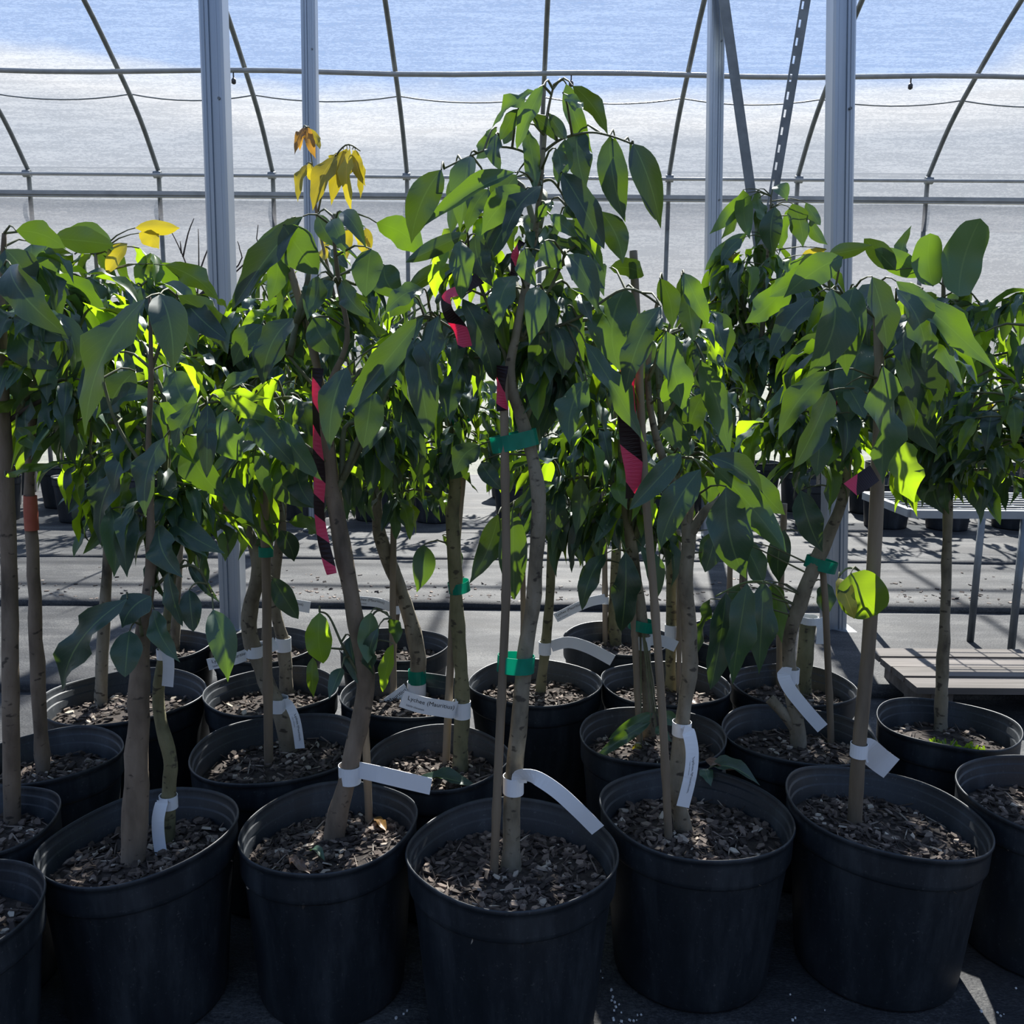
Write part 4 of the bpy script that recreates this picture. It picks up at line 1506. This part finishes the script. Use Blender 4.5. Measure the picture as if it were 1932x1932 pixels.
q5.crown(1560, 800, 110, 120, 56, 100, .05, mix=.12)

# ---------------- third row
r1.stem([(541, 1310, 26), (535, 1220, 24), (515, 1120, 22), (530, 1000, 18), (535, 900, 12), (520, 780, 8)], mat='bark')
r1.label(518, 1217, 15, 26, [(530, 1214, -.02), (510, 1219, -.025), (484, 1222, -.03)], 24)
r1.crown(500, 800, 120, 110, 70, 90, .0, mix=.25)
r2.stem([(786, 1292, 30), (786, 1225, 30), (765, 1140, 28), (728, 1040, 28), (712, 980, 22), (715, 880, 12), (720, 780, 8)], mat='bark')
r2.stake([(742, 1280), (741, 1160), (742, 1030), (745, 900)], 13)
r2.tie(787, 1275, 30, 26)
r2.label(789, 1302, 17, 34, [(778, 1304, -.02), (750, 1318, -.03), (722, 1338, -.035), (700, 1356, -.035)], 30, text=.012, scale=.36)
r2.crown(710, 830, 120, 130, 90, 80, .0, mix=.12)
r3.stem([(1020, 1308, 22), (1028, 1230, 19), (1037, 1130, 17), (1040, 1000, 14), (1040, 880, 9)], mat='bark_olive')
r3.stake([(988, 1290), (987, 1130), (985, 950)], 11)
r3.label(1030, 1224, 11, 24, [(1042, 1219, .0), (1072, 1212, -.01), (1110, 1222, -.02), (1156, 1246, -.03)], 22)
r3.crown(1050, 860, 100, 130, 60, 85, .0, mix=.4)
r4.stem([(1266, 1302, 22), (1266, 1200, 20), (1268, 1050, 18), (1278, 900, 12), (1290, 760, 8)], mat='bark_olive')
r4.stake([(1281, 1310), (1281, 1150), (1280, 1000)], 10)
r4.label(1268, 1189, 13, 26, None, 20)
r4.tie(1272, 1017, 20, 16)
r4.hero([(1350, 1000, 1330, 1080, 36), (1420, 1040, 1440, 1110, 40)])
r4.crown(1310, 760, 90, 140, 60, 85, .0, mix=.45)
r5.stem([(1515, 1312, 30), (1518, 1240, 30), (1526, 1172, 29)], mat='bark_olive')
r5.stake([(1470, 1288), (1472, 1150), (1480, 950)], 12)
r5.label(1526, 1172, 16, 14, [(1536, 1165, -.01), (1550, 1185, -.02), (1548, 1215, -.02)], 18)

# ---------------- fourth row
s0.stem([(330, 1222, 18), (335, 1100, 16), (345, 950, 12), (350, 800, 8)], mat='bark')
s0.crown(360, 640, 110, 110, 60, 85, .0, mix=.35)
s1.stem([(500, 1222, 16), (505, 1100, 14), (515, 900, 12), (520, 700, 8), (520, 560, 5)], mat='bark')
s1.label(500, 1140, 8, 18, [(520, 1135, -.03), (550, 1140, -.03), (585, 1146, -.03)], 22, text=.03, scale=.34)
s1.ribbon([(525, 545), (515, 575), (512, 610)], 16, 2)
s1.ribbon([(490, 640), (482, 670), (486, 690)], 14, 2)
s1.crown(500, 620, 100, 100, 80, 80, .0, mix=.75, yellow=.04)
s2.stem([(742, 1225, 16), (744, 1100, 14), (700, 950, 12), (680, 800, 9), (640, 600, 7), (600, 420, 5), (592, 330, 3)], mat='bark_brown')
s2.label(742, 1150, 8, 16, [(738, 1146, -.02), (712, 1137, -.03), (668, 1133, -.03)], 18, text=.005, scale=.40)
s2.branch([(600, 400, 4), (620, 320, 3), (652, 274, 3), (680, 285, 2)])
s2.branch([(592, 340, 3), (588, 300, 2), (578, 240, 2)])
s2.hero([(577, 240, 556, 292, 16, 'o', 0), (580, 240, 596, 300, 20, 'o', -.01), (584, 242, 604, 282, 14, 'yb', 0), (572, 242, 566, 285, 12, 'o', .01), (578, 310, 562, 382, 20, 'y', 0), (582, 308, 600, 345, 22, 'y', .01),
         (635, 295, 590, 398, 40, 'y', -.02), (648, 282, 640, 350, 30, 'yb', 0), (655, 280, 625, 388, 32, 'y', .01), (660, 280, 664, 402, 26, 'y', -.01), (670, 282, 690, 352, 24, 'y', 0), (665, 282, 680, 375, 20, 'yb', .01), (640, 290, 620, 320, 20, 'y', .01),
         (660, 430, 655, 490, 24, 'yb', 0), (670, 435, 690, 485, 26, 'yb', -.01), (690, 430, 700, 470, 18, 'y', 0), (605, 440, 600, 500, 24, 'yb', 0)], spread=.02)
s2.crown(660, 640, 110, 110, 80, 80, .0, mix=.5)
s2.crown(790, 640, 80, 110, 50, 80, .0, mix=.5)
s3.stem([(1160, 1212, 24), (1160, 1100, 20), (1165, 950, 14), (1160, 800, 9), (1170, 650, 6)], mat='bark_olive')
s3.stake([(1142, 1210), (1141, 1050), (1140, 900)], 11)
s3.label(1141, 1132, 7, 14, [(1138, 1130, -.02), (1112, 1136, -.03), (1080, 1150, -.03), (1048, 1166, -.03)], 18, text=.005, scale=.40)
s3.crown(1150, 640, 90, 120, 40, 80, .0, mix=.5)
s4.stem([(1400, 1200, 20), (1405, 1050, 16), (1420, 850, 12), (1440, 600, 9), (1450, 450, 6), (1455, 370, 4)], mat='bark')
s4.stake([(1375, 1205), (1378, 1050), (1385, 900)], 11)
s4.hero([(1405, 366, 1338, 442, 30, 'bl', 0), (1420, 368, 1360, 452, 32, 'bl', .02), (1402, 358, 1415, 452, 36, 'bl', -.03), (1430, 358, 1448, 420, 30, 'b', .02), (1432, 375, 1425, 468, 26, 'bl', .03), (1462, 390, 1460, 484, 44, '', -.05),
         (1495, 384, 1515, 468, 42, 'b', -.03), (1490, 392, 1470, 480, 22, 'bl', .02), (1520, 382, 1548, 425, 22, 'b', .04), (1528, 415, 1562, 462, 24, 'bl', 0), (1460, 352, 1485, 380, 30, '', .0), (1410, 440, 1330, 510, 32, 'b', 0), (1400, 450, 1360, 500, 30, '', -.02),
         (1380, 500, 1345, 565, 26, 'bl', -.02), (1470, 480, 1420, 540, 26, 'bl', -.02), (1560, 470, 1500, 520, 26, 'yb', -.04), (1540, 480, 1470, 530, 26, 'bl', -.04)], spread=.04)
s4.crown(1440, 560, 120, 120, 140, 80, .0, mix=.85, yellow=.05)
s4.crown(1430, 720, 120, 110, 80, 80, .0, mix=.2)

for t in TREES:
    t.finish()

# --- plants across the aisle
far = []
gap_seen = False
for row, (fy, n0) in enumerate(((6.27, 17), (6.85, 17), (7.5, 17))):
    for i in range(n0):
        x = -4.1 + 8.2 * i / (n0 - 1) + R.uniform(-.08, .08) + (.2 if row % 2 else 0)
        pxx = 966 + x / (fy * 1.0) * F
        if 865 < pxx < 940 and row < 3:
            if gap_seen:
                x = (845 - 966) / F * fy
            else:
                gap_seen = True
                continue
        yy_ = fy + R.uniform(-.08, .08)
        if row == 0 and any(abs(x - at(p_, 500, 5.9).x) < .45 for p_ in (590, 1345, 1437)):
            yy_ = 6.40
        far.append((x, yy_))
FLS = ('small potted tree in the row of dark pots lining the far side of the aisle', 'small potted tree in the middle row of the block across the aisle',
       'small potted tree in the row along the plastic film wall')
for x, y in far:
    FL = FLS[0 if y < 6.45 else 1 if y < 7.1 else 2]
    t = Tree(None, FL, world=(x, y), D=.34 * R.uniform(.95, 1.05), detail=False, group=('aisle row of far trees', 'middle row of far trees', 'wall row of far trees')[FLS.index(FL)], chips=0)
    t.make_pot()
    h = R.uniform(.85, 1.25)
    pts = [Vector((x, y, .22)), Vector((x + R.uniform(-.03, .03), y, .5)), Vector((x + R.uniform(-.05, .05), y, h * .75)), Vector((x + R.uniform(-.06, .06), y, h))]
    sp = smooth_path(pts, 3)
    t.trunk = MB().tube(sp, lerp_list([.013, .012, .009, .005], 3), 7).build('trunk', M['bark'], t.root)
    t.skel = sp[3:]
    t.path = sp
    t.crown_w(Vector((x, y, h * .92)), .24, .22, .30, 34, .135, .4, 4, branches=2)
    t.finish()

# ------------------------------------------------------------------ bare sapling among the far plants
bs = at(372, 560, 5.75)
e = empty('bare_sapling', (bs.x, bs.y, 0))
tag(e, 'leafless sapling with thin dark twigs rising beside the thick steel post', 'sapling')
pot(e, Vector((bs.x, bs.y, 0)), .32, POT_H, (0, 0), 3.0, False)
sp = smooth_path([Vector((bs.x, bs.y, .22)), at(370, 760, 5.75), at(372, 560, 5.75)], 4)
tr = MB().tube(sp, lerp_list([.014, .011, .007], 4), 7).build('trunk', M['bare_twig'], e)
for path in ([(372, 560), (352, 500), (330, 450), (318, 430)], [(345, 485), (355, 440), (366, 412)], [(342, 478), (340, 455)], [(372, 560), (375, 500), (374, 432)],
             [(372, 560), (398, 530), (402, 480)], [(372, 560), (400, 540), (425, 505)], [(374, 520), (392, 470), (400, 468)], [(372, 570), (390, 550), (410, 545)], [(450, 500), (452, 470), (448, 455)], [(480, 480), (484, 450), (487, 424)]):
    q = [at(a, b, 5.75) for a, b in path]
    if path[0][0] > 430:
        q.insert(0, at(372, 575, 5.75))
    pp = smooth_path(q, 3)
    MB().tube(pp, [.006 - .0035 * k / (len(pp) - 1) for k in range(len(pp))], 5).build('twig', M['bare_twig'], tr)

# ------------------------------------------------------------------ wire bench and low tray at the aisle's end
b0 = at_z(1830, 1215, 0)
b1 = at_z(1905, 1250, 0)
bz = .56
e = empty('wire_bench', (b0.x, b0.y, 0))
tag(e, 'low grey wire-topped bench on thin legs beyond the mossy pot', 'bench')
bx0, bx1, by0, by1 = b0.x - .38, b0.x + 1.5, b0.y - .22, b0.y + .25
for lx, ly in ((b0.x, b0.y), (b1.x, b1.y), (bx0 + .05, by1), (bx1 - .05, by1), (bx1 - .05, by0 + .1)):
    MB().tube([Vector((lx, ly, 0)), Vector((lx, ly, bz))], .014, 8).build('leg', M['dull_steel'], e)
mb = MB()
for yy in (by0, by1):
    mb.box(((bx0 + bx1) / 2, yy, bz + .015), (bx1 - bx0, .025, .03))
for xx in (bx0, bx1):
    mb.box((xx, (by0 + by1) / 2, bz + .015), (.025, by1 - by0 - .025, .03))
mb.build('frame', M['pvc'], e)
k = 1
while by0 + .06 * k < by1 - .02:
    MB().tube([Vector((bx0, by0 + .06 * k, bz + .025)), Vector((bx1, by0 + .06 * k, bz + .025))], .0035, 5).build('wire', M['pvc'], e)
    k += 1
k = 1
while bx0 + .12 * k < bx1 - .02:
    MB().tube([Vector((bx0 + .12 * k, by0, bz + .018)), Vector((bx0 + .12 * k, by1, bz + .018))], .0035, 5).build('wire', M['pvc'], e)
    k += 1
M['board'] = simple('weathered board', [(.3, (.07, .06, .05)), (.7, (.16, .14, .125))], scale=6, rough=.85, mapping=(.3, 6, 2))
p0 = at_z(1712, 1262, .12)
e = empty('low_wooden_platform', (p0.x + .22, p0.y, 0))
tag(e, 'low weathered wooden platform of boards on the ground under the wire bench', 'platform')
for k in range(4):
    mb = MB(); mb.box((p0.x + .27, p0.y - .12 + .10 * k, .105 + .003 * (k % 2)), (.62, .088, .022)); mb.build('board', M['board'], e)
for k in range(2):
    mb = MB(); mb.box((p0.x + .05 + .42 * k, p0.y + .03, .047), (.07, .36, .094)); mb.build('bearer', M['board'], e)

# ------------------------------------------------------------------ loose bits
def fallen(px0, px1, w, tree, key, label, up=.012):
    r = [at_z(*px0, POT_H - .03), at_z(*px1, POT_H - .03)]
    for p in r:
        p.z = tree.soil_z(p) + up
    o = put_leaf(None, Vector((0, 0, 0)), r[0], r[1], Vector((R.uniform(-.2, .2), -.2, 1)), w * mpp(r[0]), key)
    o.name = 'fallen_leaf'
    tag(o, label, 'leaf')


def rim_back(tree, px):
    """point on the far rim of a pot that is seen at column px"""
    best = None
    for k in range(15, 166):
        a = math.radians(k)
        p = Vector((tree.c.x + tree.D / 2 * math.cos(a) * .99, tree.c.y + tree.D / 2 * math.sin(a) * .99, POT_H + tree.tilt[0] * tree.D / 2 * math.cos(a) + .004))
        v = RM.transposed() @ (p - CAM)
        x = 966 - F * v.x / v.z
        if best is None or abs(x - px) < best[0]:
            best = (abs(x - px), p)
    return best[1]


def draped(px0, tip, w, tree, key, label):
    """a dead leaf that lies on the far rim of a pot"""
    B = rim_back(tree, px0)
    T = rim_back(tree, tip) if not isinstance(tip, tuple) else at(tip[0], tip[1], tree.c.y + tip[2])
    if not isinstance(tip, tuple):      # lies on top of the green ones
        B, T = B + Vector((0, .012, .014)), T + Vector((0, .006, .016))
    o = put_leaf(None, Vector((0, 0, 0)), B, T, Vector((0, -.5, 1)), w * mpp(B), key)
    o.name = 'fallen_leaf'
    tag(o, label, 'leaf')


draped(1332, 1406, 26, t4, 'leaf_brown', 'dry pinkish brown leaf lying on the rim behind the forked tree')
draped(1330, (1342, 1484, .125), 26, t4, 'leaf', 'short green leaf hanging into the pot of the forked tree')
draped(1336, (1434, 1482, .10), 34, t4, 'leaf', 'long green leaf hanging into the pot of the forked tree')
fallen((780, 1462), (905, 1478), 34, q3, 'leaf', 'green leaf lying flat in the pot of the readable Lychee label', .008)
fallen((585, 1592), (612, 1612), 16, t2, 'leaf', 'small dull leaf on the mulch beside the brown leaning trunk')
fallen((548, 1600), (585, 1632), 20, t2, 'leaf_brown', 'dry curled leaf on the mulch beside the brown leaning trunk')
fallen((708, 1532), (728, 1558), 18, t2, 'leaf_orange', 'orange withered leaf beside the stake of the brown leaning tree')
fallen((1290, 1310), (1330, 1322), 26, r4, 'leaf_brown', 'brown leaf in the pot tucked behind the forked tree')

# moss in one pot
rr = random.Random(3)
mb = MB()
for k in range(260):
    a, q = rr.uniform(0, 6.283), math.sqrt(rr.random())
    x, y = -.01 + math.cos(a) * q * .075, -.05 + math.sin(a) * q * .05
    z = q6.zf(x, y)
    d = Vector((rr.gauss(0, .5), rr.gauss(0, .5), 1)).normalized() * rr.uniform(.008, .02)
    s_ = Vector((rr.gauss(0, 1), rr.gauss(0, 1), 0)).normalized() * .004
    b = len(mb.v)
    c0 = Vector((q6.c.x + x, q6.c.y + y, z))
    mb.v += [c0 - s_, c0 + s_, c0 + d + s_ * .6, c0 + d - s_ * .6]
    mb.face([b, b + 1, b + 2, b + 3])
tag(mb.build('moss', M['leaf_light'], q6.root), kind='stuff')

# dry litter along the joint of the cloth strips
mb = MB()
for k in range(700):
    x, y = rr.uniform(-3.2, 3.2), 4.09 + abs(rr.gauss(0, .25))
    sz = rr.uniform(.004, .013)
    mb.box((x, y, cloth_z(x, y, 2.0, .02) + sz * .15), (sz * 1.6, sz, sz * .35), Matrix.Rotation(rr.uniform(0, 6.28), 3, 'Z') @ Matrix.Rotation(rr.gauss(0, .4), 3, 'X'))
tag(mb.build('leaf_litter', M['mulch']), 'dry crumbs of bark and leaf litter along the cloth seam in the aisle', 'litter', kind='stuff')

# perlite crumbs on the cloth
M['perlite'] = simple('perlite', [(.3, (.45, .45, .44)), (.7, (.7, .7, .68))], scale=40, rough=.9)
mb = MB()
for k in range(120):
    if k < 70:
        px, py = rr.gauss(1165, 30), rr.uniform(1830, 1935)
    elif k < 90:
        px, py = rr.gauss(780, 14), rr.uniform(1880, 1932)
    else:
        px, py = rr.uniform(1250, 1932), rr.uniform(1850, 1932)
    p = at_z(px, py, .0)
    if any((p.x - t.c.x) ** 2 + (p.y - t.c.y) ** 2 < (t.D * .5) ** 2 for t in TREES):
        continue
    s_ = rr.uniform(.0012, .0035)
    mb.box(p, (s_, s_ * 1.2, s_), Matrix.Rotation(rr.uniform(0, 3), 3, Vector((rr.random(), rr.random(), rr.random() + .1)).normalized()))
tag(mb.build('perlite_crumbs', M['perlite']), 'white perlite crumbs scattered on the ground cloth between the front pots', 'perlite', kind='stuff')

print('leaves', n_leaf, 'objects', len(bpy.data.objects))
